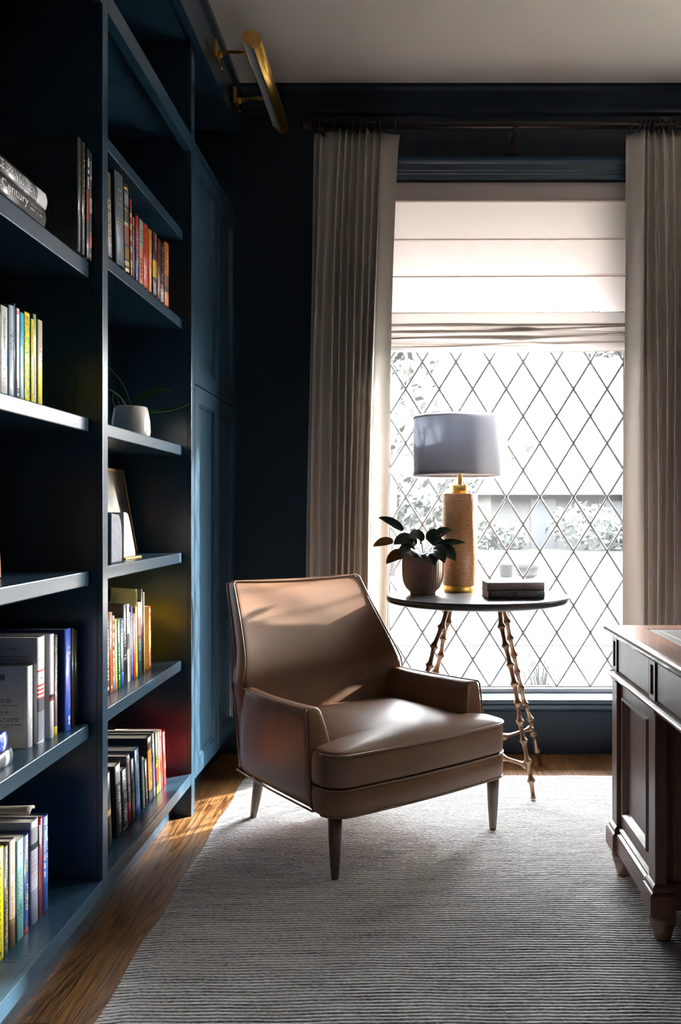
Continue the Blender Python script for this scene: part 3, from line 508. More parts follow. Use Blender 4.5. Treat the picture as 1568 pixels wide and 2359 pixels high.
    ('Rb', -0.829, 2.9554, 0.0533, 1.8268, 0.2155, 0.16, 'h', 0, [(0.22, (0.8388, 0.2623, 0.0212)), (0.3, (0.0612, 0.0382, 0.0319)), (0.48, (0.305, 0.1144, 0.0529)), (1, (0.7305, 0.2051, 0.013))], (0.1878, 0.0452, 0.007), [('~5', 'd', 0.55, 0.86, 0.5, (0.9131, 0.5149, 0.2232))], 'orange biography with a photographed face, right end of its row'),
    ('Re', -0.892, 2.5651, 0.025, 0.579, 0.2432, 0.15, 'p', 0.027, [(0.08, (0.012, 0.012, 0.013)), (1, (0.007, 0.007, 0.007))], (0.012, 0.012, 0.013), [('~15', 'd', 0.15, 0.9, 0.7, (0.5149, 0.5149, 0.4851)), ('B', 'u', 0.05, 0.09, 0.6, (0.8, 0.8, 0.78))], 'black paperback half hidden behind the divider, left of the orange one'),
    ('Re', -0.892, 2.593, 0.0256, 0.579, 0.2399, 0.14, 'p', 0.027, [(1, (0.8714, 0.1559, 0.007))], (0.5149, 0.0612, 0.003), [('~22', 'd', 0.1, 0.8, 0.4, (0.5149, 0.0612, 0.003)), ('I', 'u', 0.05, 0.08, 0.3, (0.8, 0.8, 0.78))], 'vivid orange paperback near the divider'),
    ('Re', -0.892, 2.6212, 0.0167, 0.579, 0.2271, 0.14, 'p', 0.027, [(0.14, (0.1559, 0.3763, 0.5776)), (1, (0.6724, 0.6308, 0.5776))], (0.402, 0.3763, 0.3515), [('~7', 'd', 0.16, 0.95, 0.8, (0.0212, 0.0212, 0.0194))], 'thin white paperback with black letters and a blue foot'),
    ('Re', -0.892, 2.6406, 0.0194, 0.579, 0.2139, 0.14, 'p', 0.027, [(0.12, (0.8714, 0.2623, 0.013)), (1, (0.855, 0.4851, 0.0212))], (0.5149, 0.2623, 0.007), [('/ / / / / / /', 'd', 0.1, 0.95, 0.8, (0.5776, 0.2232, 0.007))], 'yellow-orange patterned paperback left of the green one'),
    ('Re', -0.892, 2.6659, 0.023, 0.579, 0.2103, 0.14, 'p', 0.027, [(0.6, (0.0262, 0.305, 0.0704)), (1, (0.0097, 0.2423, 0.1144))], (0.0044, 0.0319, 0.0176), [('~19', 'd', 0.1, 0.95, 0.55, (0.402, 0.7157, 0.4564))], 'emerald green paperback between the yellow patterned and navy spines'),
    ('Re', -0.892, 2.6924, 0.0284, 0.579, 0.2091, 0.14, 'p', 0.027, [(0.2, (0.0212, 0.1022, 0.402)), (1, (0.0091, 0.0176, 0.0976))], (0.0044, 0.007, 0.0296), [('Personal Charter of Robert Parker', 'd', 0.25, 0.96, 0.45, (0.5149, 0.5776, 0.7157)), ('VI', 'u', 0.16, 0.2, 0.6, (0.402, 0.5776, 0.7913))], 'navy paperback with a bright blue foot beside the green one'),
    ('Re', -0.892, 2.7245, 0.0266, 0.579, 0.2508, 0.17, 'h', 0.027, [(0.55, (0.0116, 0.0116, 0.0116)), (1, (0.0723, 0.1022, 0.107))], (0.0103, 0.0116, 0.0103), [('LARRY TYE', 'd', 0.3, 0.68, 0.75, (0.7913, 0.807, 0.7758)), ('~7', 'd', 0.6, 0.9, 0.35, (0.6795, 0.6795, 0.6445))], 'black and slate biography with large white spine letters, left of the white book'),
    ('Re', -0.892, 2.7539, 0.0228, 0.579, 0.2481, 0.16, 'p', 0.027, [(0.42, (0.552, 0.5906, 0.5776)), (0.62, (0.0452, 0.0482, 0.0482)), (1, (0.5776, 0.6038, 0.5776))], (0.305, 0.305, 0.2961), [('~15', 'd', 0.65, 0.98, 0.45, (0.305, 0.3278, 0.305)), ('~9', 'd', 0.05, 0.38, 0.4, (0.305, 0.3278, 0.305))], 'white book with a black-and-white figure in mid-spine'),
    ('Re', -0.892, 2.7797, 0.0093, 0.579, 0.2203, 0.14, 'p', 0.027, [(1, (0.552, 0.4452, 0.305))], (0.305, 0.2423, 0.1559), [], 'very thin tan booklet left of the royal-blue paperback'),
    ('Re', -0.892, 2.7919, 0.0208, 0.579, 0.2373, 0.15, 'p', 0.027, [(0.1, (0.0212, 0.0452, 0.2623)), (1, (0.013, 0.0296, 0.305))], (0.0052, 0.0091, 0.0612), [('~9', 'd', 0.6, 0.88, 0.6, (0.402, 0.5149, 0.8714)), ('~4', 'd', 0.42, 0.55, 0.7, (0.7913, 0.5776, 0.8308)), ('~7', 'd', 0.18, 0.36, 0.3, (0.5149, 0.5776, 0.7913))], 'royal-blue paperback on the mixed shelf, right of the thin tan booklet'),
    ('Re', -0.892, 2.8157, 0.0194, 0.579, 0.2108, 0.14, 'p', 0.027, [(0.4, (0.6172, 0.0452, 0.0116)), (1, (0.7305, 0.117, 0.0452))], (0.305, 0.0212, 0.007), [], 'red-orange paperback right of the royal-blue one'),
    ('Re', -0.892, 2.8372, 0.0197, 0.579, 0.2297, 0.14, 'p', 0.027, [(0.18, (0.7913, 0.6105, 0.0319)), (0.4, (0.6172, 0.6105, 0.0612)), (1, (0.9216, 0.7913, 0.0802))], (0.7157, 0.4564, 0.0212), [('~10', 'd', 0.2, 0.45, 0.5, (0.1878, 0.2623, 0.0319))], 'glowing yellow paperback right of the red-orange one'),
    ('Re', -0.892, 2.8636, 0.0369, 0.579, 0.2409, 0.15, 'p', 0.027, [(0.45, (0.0212, 0.0482, 0.0513)), (0.55, (0.1559, 0.0319, 0.0252)), (0.8, (0.6105, 0.2232, 0.1878)), (1, (0.8308, 0.5149, 0.402))], (0.7529, 0.4851, 0.1559), [('~10', 'd', 0.2, 0.5, 0.4, (0.1878, 0.402, 0.3763)), ('~4', 'd', 0.55, 0.7, 0.4, (0.4564, 0.0319, 0.0319))], 'pink-topped dark teal paperback with mustard cover'),
    ('Re', -0.892, 2.9036, 0.0197, 0.579, 0.2838, 0.19, 'h', 0.027, [(1, (0.0044, 0.0044, 0.0048))], (0.0037, 0.004, 0.004), [], 'glossy black album, tallest on the mixed shelf'),
    ('Re', -0.892, 2.9255, 0.0113, 0.579, 0.2709, 0.16, 'p', 0.027, [(1, (0.6795, 0.5776, 0.305))], (0.5149, 0.4287, 0.2232), [], 'thin ivory booklet right of the tall black album'),
    ('Re', -0.892, 2.9833, 0.0228, 0.579, 0.2164, 0.16, 'p', 0.027, [(0.06, (0.305, 0.0452, 0.0452)), (1, (0.3763, 0.0452, 0.0168))], (0.6105, 0.305, 0.007), [('CALEDONIA', 'd', 0.15, 0.85, 0.8, (0.8714, 0.5776, 0.0212)), ('B', 'u', 0.9, 0.97, 0.8, (0.7913, 0.7913, 0.8308))], 'mustard book with red and gold spine, right end of the mixed shelf'),
    ('Rf', -0.858, 2.4549, 0.0226, 0.157, 0.2456, 0.15, 'h', 0.1, [(1, (0.016, 0.0052, 0.0044))], (0.0052, 0.0037, 0.0037), [('~6', 'd', 0.2, 0.7, 0.4, (0.1878, 0.0452, 0.0212))], 'near-black book mostly hidden by the divider on the bottom shelf'),
    ('Rf', -0.858, 2.4805, 0.0407, 0.157, 0.2177, 0.16, 'h', 0.1, [(0.42, (0.008, 0.007, 0.006)), (0.5, (0.7529, 0.5149, 0.1559)), (1, (0.0212, 0.0232, 0.0252))], (0.006, 0.006, 0.006), [('~17', 'd', 0.1, 0.38, 0.3, (0.402, 0.305, 0.0612))], 'leaning black book with a pale yellow band around it'),
    ('Rf', -0.858, 2.5631, 0.0462, 0.157, 0.2177, 0.17, 'h', 0.1, [(0.5, (0.0423, 0.0395, 0.0423)), (0.75, (0.0612, 0.0545, 0.0612)), (1, (0.402, 0.3916, 0.4287))], (0.0212, 0.0212, 0.0232), [('~14', 'd', 0.15, 0.7, 0.4, (0.6105, 0.6105, 0.6308)), ('O', 'u', 0.05, 0.09, 0.4, (0.8, 0.8, 0.78))], 'leaning grey photographic book with white lettering'),
    ('Rf', -0.858, 2.6178, 0.0462, 0.157, 0.1872, 0.17, 'h', 0.1, [(0.05, (0.5776, 0.5776, 0.6105)), (0.09, (0.0044, 0.0091, 0.0116)), (1, (0.0052, 0.013, 0.016))], (0.0044, 0.0091, 0.0103), [('~27', 'd', 0.12, 0.92, 0.5, (0.5149, 0.6105, 0.6105))], 'leaning blue-black book with long white title, left of the crimson-footed one'),
    ('Rf', -0.858, 2.6671, 0.0285, 0.157, 0.2187, 0.17, 'h', 0.1, [(0.33, (0.4342, 0.007, 0.0482)), (0.62, (0.0612, 0.0545, 0.0648)), (0.9, (0.305, 0.1878, 0.2423)), (1, (0.4287, 0.402, 0.4452))], (0.1559, 0.1384, 0.162), [('~7', 'd', 0.4, 0.65, 0.7, (0.7157, 0.6795, 0.7529)), ('~4', 'd', 0.85, 0.96, 0.6, (0.5776, 0.0212, 0.1022))], 'leaning grey book with a crimson foot'),
    ('Rf', -0.858, 2.7024, 0.0305, 0.157, 0.1973, 0.16, 'h', 0.1, [(0.15, (0.1022, 0.0976, 0.0802)), (1, (0.0194, 0.0232, 0.0319))], (0.0091, 0.0103, 0.013), [('~8', 'd', 0.3, 0.8, 0.35, (0.1559, 0.162, 0.1714))], 'leaning charcoal book just left of the bright blue hardback'),
    ('Rf', -0.858, 2.739, 0.0484, 0.157, 0.2155, 0.185, 'h', 0.1, [(0.15, (0.0091, 0.0452, 0.305)), (1, (0.0052, 0.1384, 0.3515))], (0.0024, 0.0612, 0.1559), [('~19', 'd', 0.35, 0.9, 0.25, (0.5149, 0.7157, 0.8308)), ('~4', 'd', 0.12, 0.3, 0.25, (0.5149, 0.7157, 0.8308))], 'bright blue hardback leaning on the bottom shelf'),
    ('Rf', -0.858, 2.8085, 0.0237, 0.157, 0.1736, 0.16, 'h', 0.1, [(0.9, (0.305, 0.3278, 0.305)), (1, (0.1878, 0.2051, 0.1946))], (0.016, 0.0273, 0.0319), [('~16', 'd', 0.3, 0.9, 0.5, (0.1022, 0.1144, 0.107))], 'leaning pale grey book right of the bright blue hardback'),
    ('Rf', -0.858, 2.8354, 0.0223, 0.157, 0.1564, 0.15, 'p', 0.1, [(1, (0.0296, 0.007, 0.0091))], (0.0103, 0.0044, 0.0052), [('~11', 'd', 0.15, 0.75, 0.5, (0.4564, 0.3515, 0.3763))], 'leaning thin maroon-black book left of the orange-labelled one'),
    ('Rf', -0.858, 2.8744, 0.0459, 0.157, 0.2193, 0.19, 'h', 0.1, [(0.12, (0.0802, 0.0723, 0.0685)), (0.18, (0.013, 0.0103, 0.0091)), (0.8, (0.7605, 0.305, 0.013)), (0.9, (0.0212, 0.0144, 0.0103)), (1, (0.1559, 0.1022, 0.0612))], (0.0091, 0.007, 0.006), [('~17', 'd', 0.28, 0.76, 0.4, (0.1559, 0.0452, 0.0048)), ('~4', 'u', 0.2, 0.24, 0.4, (0.0452, 0.013, 0.003))], 'leaning black book with a long orange spine label'),
    ('Rf', -0.858, 2.9233, 0.0297, 0.157, 0.2213, 0.19, 'h', 0.1, [(0.15, (0.305, 0.305, 0.3763)), (0.55, (0.1559, 0.1559, 0.305)), (1, (0.0091, 0.0091, 0.0116))], (0.0052, 0.0052, 0.006), [('ALAN FURST', 'd', 0.5, 0.95, 0.65, (0.5776, 0.5776, 0.6445))], 'leaning book, black above and lilac below, right of the orange-labelled one'),
    ('Rf', -0.858, 2.9566, 0.0273, 0.157, 0.218, 0.19, 'p', 0.1, [(0.12, (0.6172, 0.5776, 0.0319)), (0.2, (0.0452, 0.0452, 0.013)), (0.42, (0.6105, 0.0452, 0.0116)), (0.5, (0.7913, 0.305, 0.0212)), (1, (0.0612, 0.0382, 0.007))], (0.007, 0.0212, 0.0103), [('~9', 'd', 0.5, 0.95, 0.5, (0.7157, 0.4287, 0.0319))], 'leaning multicoloured yellow, red and black spine'),
    ('Rf', -0.858, 2.9869, 0.02, 0.157, 0.2092, 0.16, 'p', 0.1, [(1, (0.7605, 0.552, 0.1144))], (0.1878, 0.1413, 0.0452), [('~6', 'd', 0.2, 0.8, 0.5, (0.1878, 0.1144, 0.013))], 'leaning thin straw-yellow spine left of the reds'),
    ('Rf', -0.858, 3.01, 0.0225, 0.157, 0.2089, 0.16, 'p', 0.1, [(0.12, (0.305, 0.007, 0.013)), (0.25, (0.0319, 0.0319, 0.0382)), (1, (0.552, 0.008, 0.0091))], (0.1878, 0.0052, 0.0052), [('~12', 'd', 0.3, 0.9, 0.5, (0.1878, 0.0024, 0.003))], 'leaning deep red book, second from the right end of the bottom row'),
    ('Rf', -0.858, 3.048, 0.0313, 0.157, 0.194, 0.16, 'h', 0.1, [(1, (0.6724, 0.0423, 0.0343))], (0.305, 0.016, 0.013), [('~13', 'd', 0.3, 0.95, 0.35, (0.7529, 0.1878, 0.1559))], 'leaning coral-red book at the right end of the bottom row'),
]
rnd = random.Random(11)
for (sh, xs, y0, t_, z, h, d, kind, lean, bands, cover, texts, label) in BOOKS:
    d = min(d, xs - XB - .006 - abs(math.sin(lean)) * 0)
    o = thing('book', label, 'book', (xs, y0, z), 0, BOOK_GROUP[sh]); o.rotation_euler = (lean, 0, 0)
    make_book(None, t_, h, d, kind, bands, cover, texts, rnd, o)

# barcoded back cover of the grey-white book (its own printing)
gb = next(o for o in COL.objects if o.type == 'EMPTY' and str(o.get('label', '')).startswith('grey-white book'))
INK = mat('printing_ink', (.03, .03, .035), .6)
CARD = mat('printed_panel', (.46, .48, .47), .5)
m = MB(); m.box(-.185, -.012, -.0006, 0, .042, .128); m.build('back_cover_panel', CARD, gb)
m = MB()
def bars(mb, x0, x1, z0, z1, n):
    for i in range(n):
        xx = x0 + (x1 - x0) * i / n; mb.box(xx, xx + (x1 - x0) / n * (.3 + .4 * rnd.random()), -.0008, -.0001, z0, z1)
bars(m, -.095, -.055, .158, .172, 14); bars(m, -.062, -.050, .012, .024, 6)
m.build('barcode', INK, gb)
m = MB(); uv, ff = text_faces('own words', 0)
m.add([(-.115 + u * .075, -.0009, .106 + v * .013) for (u, v) in uv], ff)
for (z, x1) in ((.098, -.022), (.083, -.024), (.078, -.05), (.067, -.02), (.062, -.022), (.053, -.018), (.048, -.045)):
    uv, ff = strokes(34, rnd); m.add([(-.175 + u * (x1 + .175), -.0009, z + v * .0032) for (u, v) in uv], ff)
m.build('back_cover_text', INK, gb, fix=False)
vb = next(o for o in COL.objects if o.type == 'EMPTY' and str(o.get('label', '')).startswith('thick white biography'))
m = MB(); uv, ff = text_faces('VOLUME ONE', 0); m.add([(-.135 + u * .085, -.0006, .222 + v * .008) for (u, v) in uv], ff)
for z in (.206, .198, .190, .182, .174): uv, ff = strokes(40, rnd); m.add([(-.175 + u * .15, -.0006, z + v * .0034) for (u, v) in uv], ff)
m.build('back_cover_text', mat('grey_printing', (.16, .15, .15), .6), vb, fix=False)

def lying_book(label, loc, rz, L, t, d, bands, cover, texts, group, kind='h'):
    """book lying on its side, spine along local x facing -y"""
    root = thing('book', label, 'book', loc, rz, group)
    tb = .0026; mats = [bcol(cover)]; ns = 6; m = MB(); bu = min(.004, t * .14)
    arc = [(-bu * math.sin(math.pi * i / ns), t * i / ns) for i in range(ns + 1)]
    sec = [(d, 0)] + arc + [(d, t), (d, t - tb), (.004, t - tb), (.004, tb), (d, tb)]
    n = len(sec); xs = [0] + [f * L for (f, c) in bands]
    for i, (f, c) in enumerate(bands):
        mats.append(bcol(c))
        for j in range(n):
            k = (j + 1) % n; spine = 1 <= j <= ns
            m.add([(x, sec[q][0], sec[q][1]) for (x, q) in ((xs[i], j), (xs[i], k), (xs[i + 1], k), (xs[i + 1], j))], [(0, 1, 2, 3)], (i + 1) if spine else 0, spine)
    for x in (0, L): m.add([(x, a, b) for (a, b) in sec], [tuple(range(n))], 0)
    o = m.build('cover', mats, root)
    b = bmesh.new(); b.from_mesh(o.data); bmesh.ops.remove_doubles(b, verts=b.verts, dist=1e-6); bmesh.ops.recalc_face_normals(b, faces=b.faces); b.to_mesh(o.data); b.free()
    m = MB(); m.box(.003, L - .003, .0045, d - .003, tb + .0001, t - tb - .0001); m.build('page_block', PAPER, root)
    for (txt, f0, f1, v0, v1, colr) in texts:
        uv, ff = strokes(int(txt[1:]), rnd) if txt[0] == '~' else text_faces(txt, 0)
        m = MB(); m.add([(f0 * L + u * (f1 - f0) * L, -bu * math.sin(math.pi * (v0 + v * (v1 - v0))) - .0006, t * (v0 + v * (v1 - v0))) for (u, v) in uv], ff)
        m.build('spine_lettering', bcol(colr, .5), root, fix=False)
    return root
GR = lambda v: (v, v, v * 1.03)
# the pair lying on the upper near shelf (spines face the room: local -y -> +x)
SP = R(90)
lying_book('black and white book lying flat on the upper shelf, under the silver photo book', (-.832, 1.672, 1.770), SP, .310, .0405, .235,
    [(1, GR(.016))], GR(.02), [('The', .12, .30, .30, .80, GR(.22)), ('Century', .30, .70, .22, .84, (.75, .75, .73)), ('~14', .73, .92, .56, .70, (.30, .26, .12)), ('~14', .73, .94, .32, .46, (.30, .30, .30))], 'lying pair on the upper near shelf')
lying_book('silver and black photo book lying on top of the black one on the upper shelf', (-.832, 1.690, 1.8110), SP, .298, .037, .225,
    [(.62, GR(.05)), (.70, GR(.20)), (.83, GR(.035)), (1, (.62, .63, .66))], GR(.30), [('BRUCE SPRINGSTEEN', .06, .78, .28, .80, (.60, .60, .62)), ('~6', .795, .83, .3, .8, GR(.35))], 'lying pair on the upper near shelf')
# two more lying at the left edge of the fourth near shelf
lying_book('dark grey book lying flat at the left photo edge under the blue one', (-.872, 1.665, .570), SP, .240, .033, .16,
    [(.86, (.055, .065, .075)), (.93, (.6, .62, .62)), (1, (.06, .072, .08))], (.07, .08, .09), [('~6', .2, .5, .3, .7, (.35, .4, .3))], 'lying pair on the fourth near shelf')
lying_book('violet-blue and white book lying on the dark grey book at the left edge', (-.876, 1.672, .6035), SP, .215, .040, .15,
    [(.70, (.03, .06, .42)), (.78, (.65, .72, .85)), (.92, (.035, .08, .55)), (.97, (.75, .8, .9)), (1, (.03, .07, .5))], (.04, .05, .35), [('~4', .8, .9, .2, .8, (.35, .5, .9))], 'lying pair on the fourth near shelf')
# brown book leaning on the third near shelf
o = thing('book', 'tan-brown book leaning left alone on the third shelf at the photo edge', 'book', (-.935, 1.960, .9665)); o.rotation_euler = (R(6.3), 0, 0)
make_book(None, .040, .265, .135, 'h', [(.04, (.33, .17, .10)), (.05, (.12, .06, .04)), (.22, (.40, .21, .125)), (1, (.42, .20, .10))], (.09, .045, .03), [('~16', 'd', .36, .82, .3, (.03, .02, .02)), ('~22', 'd', .36, .84, .16, (.55, .35, .22)), ('~3', 'd', .08, .2, .5, (.2, .1, .06))], rnd, o)
# loose paper: curled pad on the mixed shelf, curled booklet on the bottom shelf
YEL = mat('yellow_note_paper', (.78, .72, .36), .7, transl=.2)
m = MB(); m.grid(12, 8, lambda u, v: (-.896 - .088 * u + .006 * math.sin(3 * v), 2.8362 + .006 * u * v + .018 * v * v, .800 + .066 * v + .006 * u * v))
tag(m.build('note_paper', YEL, solid=.0012), 'curled sheet of pale yellow paper sticking up among the mixed books', 'paper')
m = MB(); m.grid(14, 6, lambda u, v: (-.90 - .150 * u, 2.058 + .03 * v, .3995 + .004 + .010 * (u ** 2) * (1 - v) + .012 * math.sin(v * 2.6) * (1 - .5 * u)))
tag(m.build('booklet', PAPER, solid=.006), 'curled cream booklet lying across the tops of the red and silver-white books', 'booklet')

# ================================================================ SHELF ORNAMENTS
CER = mat('white_glaze', (.74, .71, .67), .16, coat=.6, var=.04, vscale=6)
SOIL = mat('potting_moss', (.03, .022, .014), .95, bump=1, bscale=120)
GREEN = mat('orchid_leaf', (.020, .075, .018), .33, var=.25, vscale=18)
t = thing('potted_orchid', 'small orchid in a glossy white pot on the far bay shelf', 'plant', (-.93, 2.905, 1.3636))
m = MB(); m.lathe([(.0, .0), (.054, 0), (.060, .004), (.0635, .025), (.062, .060), (.056, .098), (.0535, .106), (.051, .1075), (.049, .104), (.050, .09)], 48, cap1=False); m.build('pot', CER, t)
m = MB(); m.lathe([(.0505, .090), (.03, .096), (0.001, .099)], 24); m.build('moss', SOIL, t)
def strap(pts, w, twist=0, wprof=None, dr=Vector((0, 0, 1))):
    """leaf blade following pts; returns MB"""
    P = [Vector(p) for p in pts]; n = len(P); m = MB(); rows = []
    for i in range(n):
        tg = (P[min(i + 1, n - 1)] - P[max(i - 1, 0)]).normalized()
        side = tg.cross(dr)
        side = side.normalized() if side.length > 1e-4 else Vector((1, 0, 0))
        nrm = side.cross(tg).normalized()
        f = i / (n - 1); ww = w * (wprof(f) if wprof else math.sin(math.pi * min(1, .12 + f * .88)) ** .7)
        rows.append([P[i] + side * ww * s + nrm * (abs(s) ** 1.5) * ww * .35 for s in (-1, -.5, 0, .5, 1)])
    m.grid(5, n, lambda u, v: tuple(rows[int(round(v * (n - 1)))][int(round(u * 4))])); return m
def bez(a, b, c, n=12):
    a, b, c = Vector(a), Vector(b), Vector(c)
    return [a * (1 - k) ** 2 + b * 2 * k * (1 - k) + c * k * k for k in (i / (n - 1) for i in range(n))]
for (pts, w, dr_) in ((bez((.0, .0, .098), (.05, .03, .185), (.135, .045, .160)), .017, (0, -.75, .66)), (bez((.01, .015, .098), (.10, .06, .080), (.178, .09, .133)), .017, (0, -.35, .93)),
                 (bez((-.005, -.01, .097), (-.03, -.03, .15), (-.075, -.04, .165)), .012, (0, -.2, .98))):
    strap(pts, w, dr=Vector(dr_)).build('leaf', GREEN, t, subsurf=1, solid=.0015)
m = MB(); m.tube(bez((0.005, -.005, .096), (-.01, -.015, .19), (-.065, -.035, .235), 14), .0016, 6); m.build('flower_stem', GREEN, t)
AIR = mat('aerial_root', (.10, .10, .05), .6)
for q in (bez((-.02, -.03, .092), (-.03, -.035, .125), (-.045, -.04, .150), 10), bez((-.045, -.04, .150), (-.052, -.045, .12), (-.035, -.035, .09), 10)):
    m = MB(); m.tube(q, .0018, 6); m.build('aerial_root', AIR, t)

# painting leaning on the back of the shelf
t = thing('framed_painting', 'dark landscape painting in a thin gilt frame leaning at the back of the shelf', 'painting', (-.985, 2.94, .971)); t.rotation_euler = (0, R(-10), 0)
GILT = mat('dark_gilt', (.20, .13, .05), .4, metal=.8)
def paint_mat():
    m = bpy.data.materials.new('oil_landscape'); m.use_nodes = True; nt = m.node_tree; N = nt.nodes; L = nt.links; p = N['Principled BSDF']; p.inputs['Roughness'].default_value = .45
    tx = N.new('ShaderNodeTexCoord'); s = N.new('ShaderNodeSeparateXYZ'); L.new(tx.outputs['Object'], s.inputs[0])
    n = N.new('ShaderNodeTexNoise'); n.inputs['Scale'].default_value = 14; n.inputs['Detail'].default_value = 6; L.new(tx.outputs['Object'], n.inputs[0])
    a = N.new('ShaderNodeMath'); a.operation = 'MULTIPLY_ADD'; a.inputs[1].default_value = .05; L.new(n.outputs[0], a.inputs[0]); L.new(s.outputs[2], a.inputs[2])
    r = N.new('ShaderNodeValToRGB'); e = r.color_ramp.elements; mr = N.new('ShaderNodeMath'); mr.operation = 'MULTIPLY'; mr.inputs[1].default_value = 1 / .30; L.new(a.outputs[0], mr.inputs[0]); L.new(mr.outputs[0], r.inputs[0])
    e[0].position = .1; e[0].color = (.012, .012, .009, 1); e[1].position = .95; e[1].color = (.065, .048, .028, 1)
    for (q, c) in ((.35, (.035, .02, .008, 1)), (.48, (.085, .045, .012, 1)), (.56, (.05, .038, .016, 1)), (.66, (.010, .010, .012, 1)), (.755, (.012, .012, .012, 1)), (.77, (.06, .042, .019, 1))):
        x = e.new(q); x.color = c
    L.new(r.outputs[0], p.inputs['Base Color']); return m
m = MB(); m.box(-.010, 0, -.185, .185, .0, .285)
m.build('canvas', paint_mat(), t)
m = MB(); hw, H_ = .185, .285
for (ya, yb, za, zb) in ((-hw - .012, -hw, 0, H_), (hw, hw + .012, 0, H_), (-hw - .012, hw + .012, H_, H_ + .012), (-hw - .012, hw + .012, -.006, 0)): m.box(-.016, .006, ya, yb, za + .006 * 0, zb)
o = m.build('frame', GILT, t, bevel=.002); 
t.location.z = .971 + .0075
# stone bookend with a brass foot, and a slate-blue cloth book in front of it
STONE = mat('pale_stone', (.86, .80, .73), .35, var=.12, vscale=25, transl=.0)
t = thing('bookend', 'pale stone wedge bookend on a brass foot, beside the leaning painting', 'bookend', (-.915, 2.775, .971))
m = MB(); m.box(-.035, .035, -.075, .085, 0, .006); m.lathe([(.0, .006), (.016, .006), (.018, .009), (.015, .012), (0, .013)], 20, (0, .07)); m.build('brass_foot', GOLD, t, bevel=.002)
m = MB(); sec = [(-.072, .0062), (.045, .0062), (.038, .03), (-.012, .118), (-.03, .142), (-.045, .148), (-.072, .148)]
m.loft([[(x, y, z) for (y, z) in sec] for x in (-.028, .028)], smooth=False); m.build('stone_wedge', STONE, t, bevel=.004)
t = thing('slate_block', 'slate-blue stone block with a rounded top at the divider, left of the wedge bookend', 'ornament', (-.885, 2.545, .971))
m = MB(); sec = [(-.05, 0), (.045, 0), (.046, .07), (.043, .10), (.034, .125), (.018, .142), (-.05, .146)]
m.loft([[(x, y, z) for (y, z) in sec] for x in (-.03, .03)], smooth=False); m.build('block', mat('slate_stone', (.10, .115, .15), .6, bump=.6, bscale=120, var=.3, vscale=60), t, bevel=.005, seg=3)
# ================================================================ RUG
def rug_mat():
    m = bpy.data.materials.new('ribbed_wool'); m.use_nodes = True; nt = m.node_tree; N = nt.nodes; L = nt.links; p = N['Principled BSDF']; p.inputs['Roughness'].default_value = .95; p.inputs['Specular IOR Level'].default_value = .1; p.inputs['Sheen Weight'].default_value = .15
    t = N.new('ShaderNodeTexCoord'); a = N.new('ShaderNodeAttribute'); a.attribute_name = 'rib'
    mp = N.new('ShaderNodeMapping'); mp.inputs['Scale'].default_value = (90, 260, 200); L.new(t.outputs['Object'], mp.inputs[0])
    n = N.new('ShaderNodeTexNoise'); n.inputs['Scale'].default_value = 1; n.inputs['Detail'].default_value = 4; L.new(mp.outputs[0], n.inputs[0])
    mp2 = N.new('ShaderNodeMapping'); mp2.inputs['Scale'].default_value = (5, 34, 1); L.new(t.outputs['Object'], mp2.inputs[0])
    n2 = N.new('ShaderNodeTexNoise'); n2.inputs['Scale'].default_value = 1; n2.inputs['Detail'].default_value = 3; L.new(mp2.outputs[0], n2.inputs[0])
    def M(op, x, y, z=None):
        q = N.new('ShaderNodeMath'); q.operation = op
        for i, v in enumerate((x, y, z)):
            if v is None: continue
            if isinstance(v, (int, float)): q.inputs[i].default_value = v
            else: L.new(v, q.inputs[i])
        return q.outputs[0]
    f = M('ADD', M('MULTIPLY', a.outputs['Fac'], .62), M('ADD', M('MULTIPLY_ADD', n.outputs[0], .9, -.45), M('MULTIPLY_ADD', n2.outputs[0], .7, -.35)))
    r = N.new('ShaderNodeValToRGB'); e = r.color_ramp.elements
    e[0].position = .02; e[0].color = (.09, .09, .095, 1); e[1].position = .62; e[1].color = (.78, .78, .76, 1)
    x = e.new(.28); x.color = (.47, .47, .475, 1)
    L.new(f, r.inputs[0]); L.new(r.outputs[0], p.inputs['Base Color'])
    b = N.new('ShaderNodeBump'); b.inputs['Strength'].default_value = .8; b.inputs['Distance'].default_value = .004; L.new(n.outputs[0], b.inputs['Height']); L.new(b.outputs[0], p.inputs['Normal'])
    return m
RX0, RX1, RY0, RY1 = -.690, 2.35, .55, 3.67
RIB = .0132; RT = .007
rows = []; yy = RY0
nper = 6; ny = int((RY1 - RY0) / RIB) * nper; nx = 46
m = MB(); ribs = []
rr = random.Random(3); ph = [rr.uniform(-.0012, .0012) for _ in range(400)]
vs = []; fs = []
for j in range(ny + 1):
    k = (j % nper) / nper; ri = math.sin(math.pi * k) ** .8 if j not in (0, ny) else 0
    for i in range(nx + 1):
        x = RX0 + (RX1 - RX0) * (i / nx) ** 1.0
        y = RY0 + (RY1 - RY0) * j / ny + .006 * math.sin(x * 3.1 + 1.0) + .0022 * math.sin(x * 11 + j * .013) + .0015 * math.sin(x * 27 + j * .05)
        if i == 0: x += .003 * math.sin(j * 1.7) + .004 * math.sin(j * .031) 
        edge = i in (0, nx) or j in (0, ny)
        vs.append((x, y, .0004 if edge else RT - .0042 + .0042 * ri)); ribs.append(ri)
for j in range(ny):
    for i in range(nx): a = j * (nx + 1) + i; fs.append((a, a + 1, a + nx + 2, a + nx + 1))
m.add(vs, fs, 0, True)
rug = m.build('area_rug', rug_mat(), fix=False)
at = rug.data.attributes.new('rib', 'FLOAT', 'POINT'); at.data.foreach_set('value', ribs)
tag(rug, 'large ribbed grey and ivory wool rug covering the oak floor', 'rug')

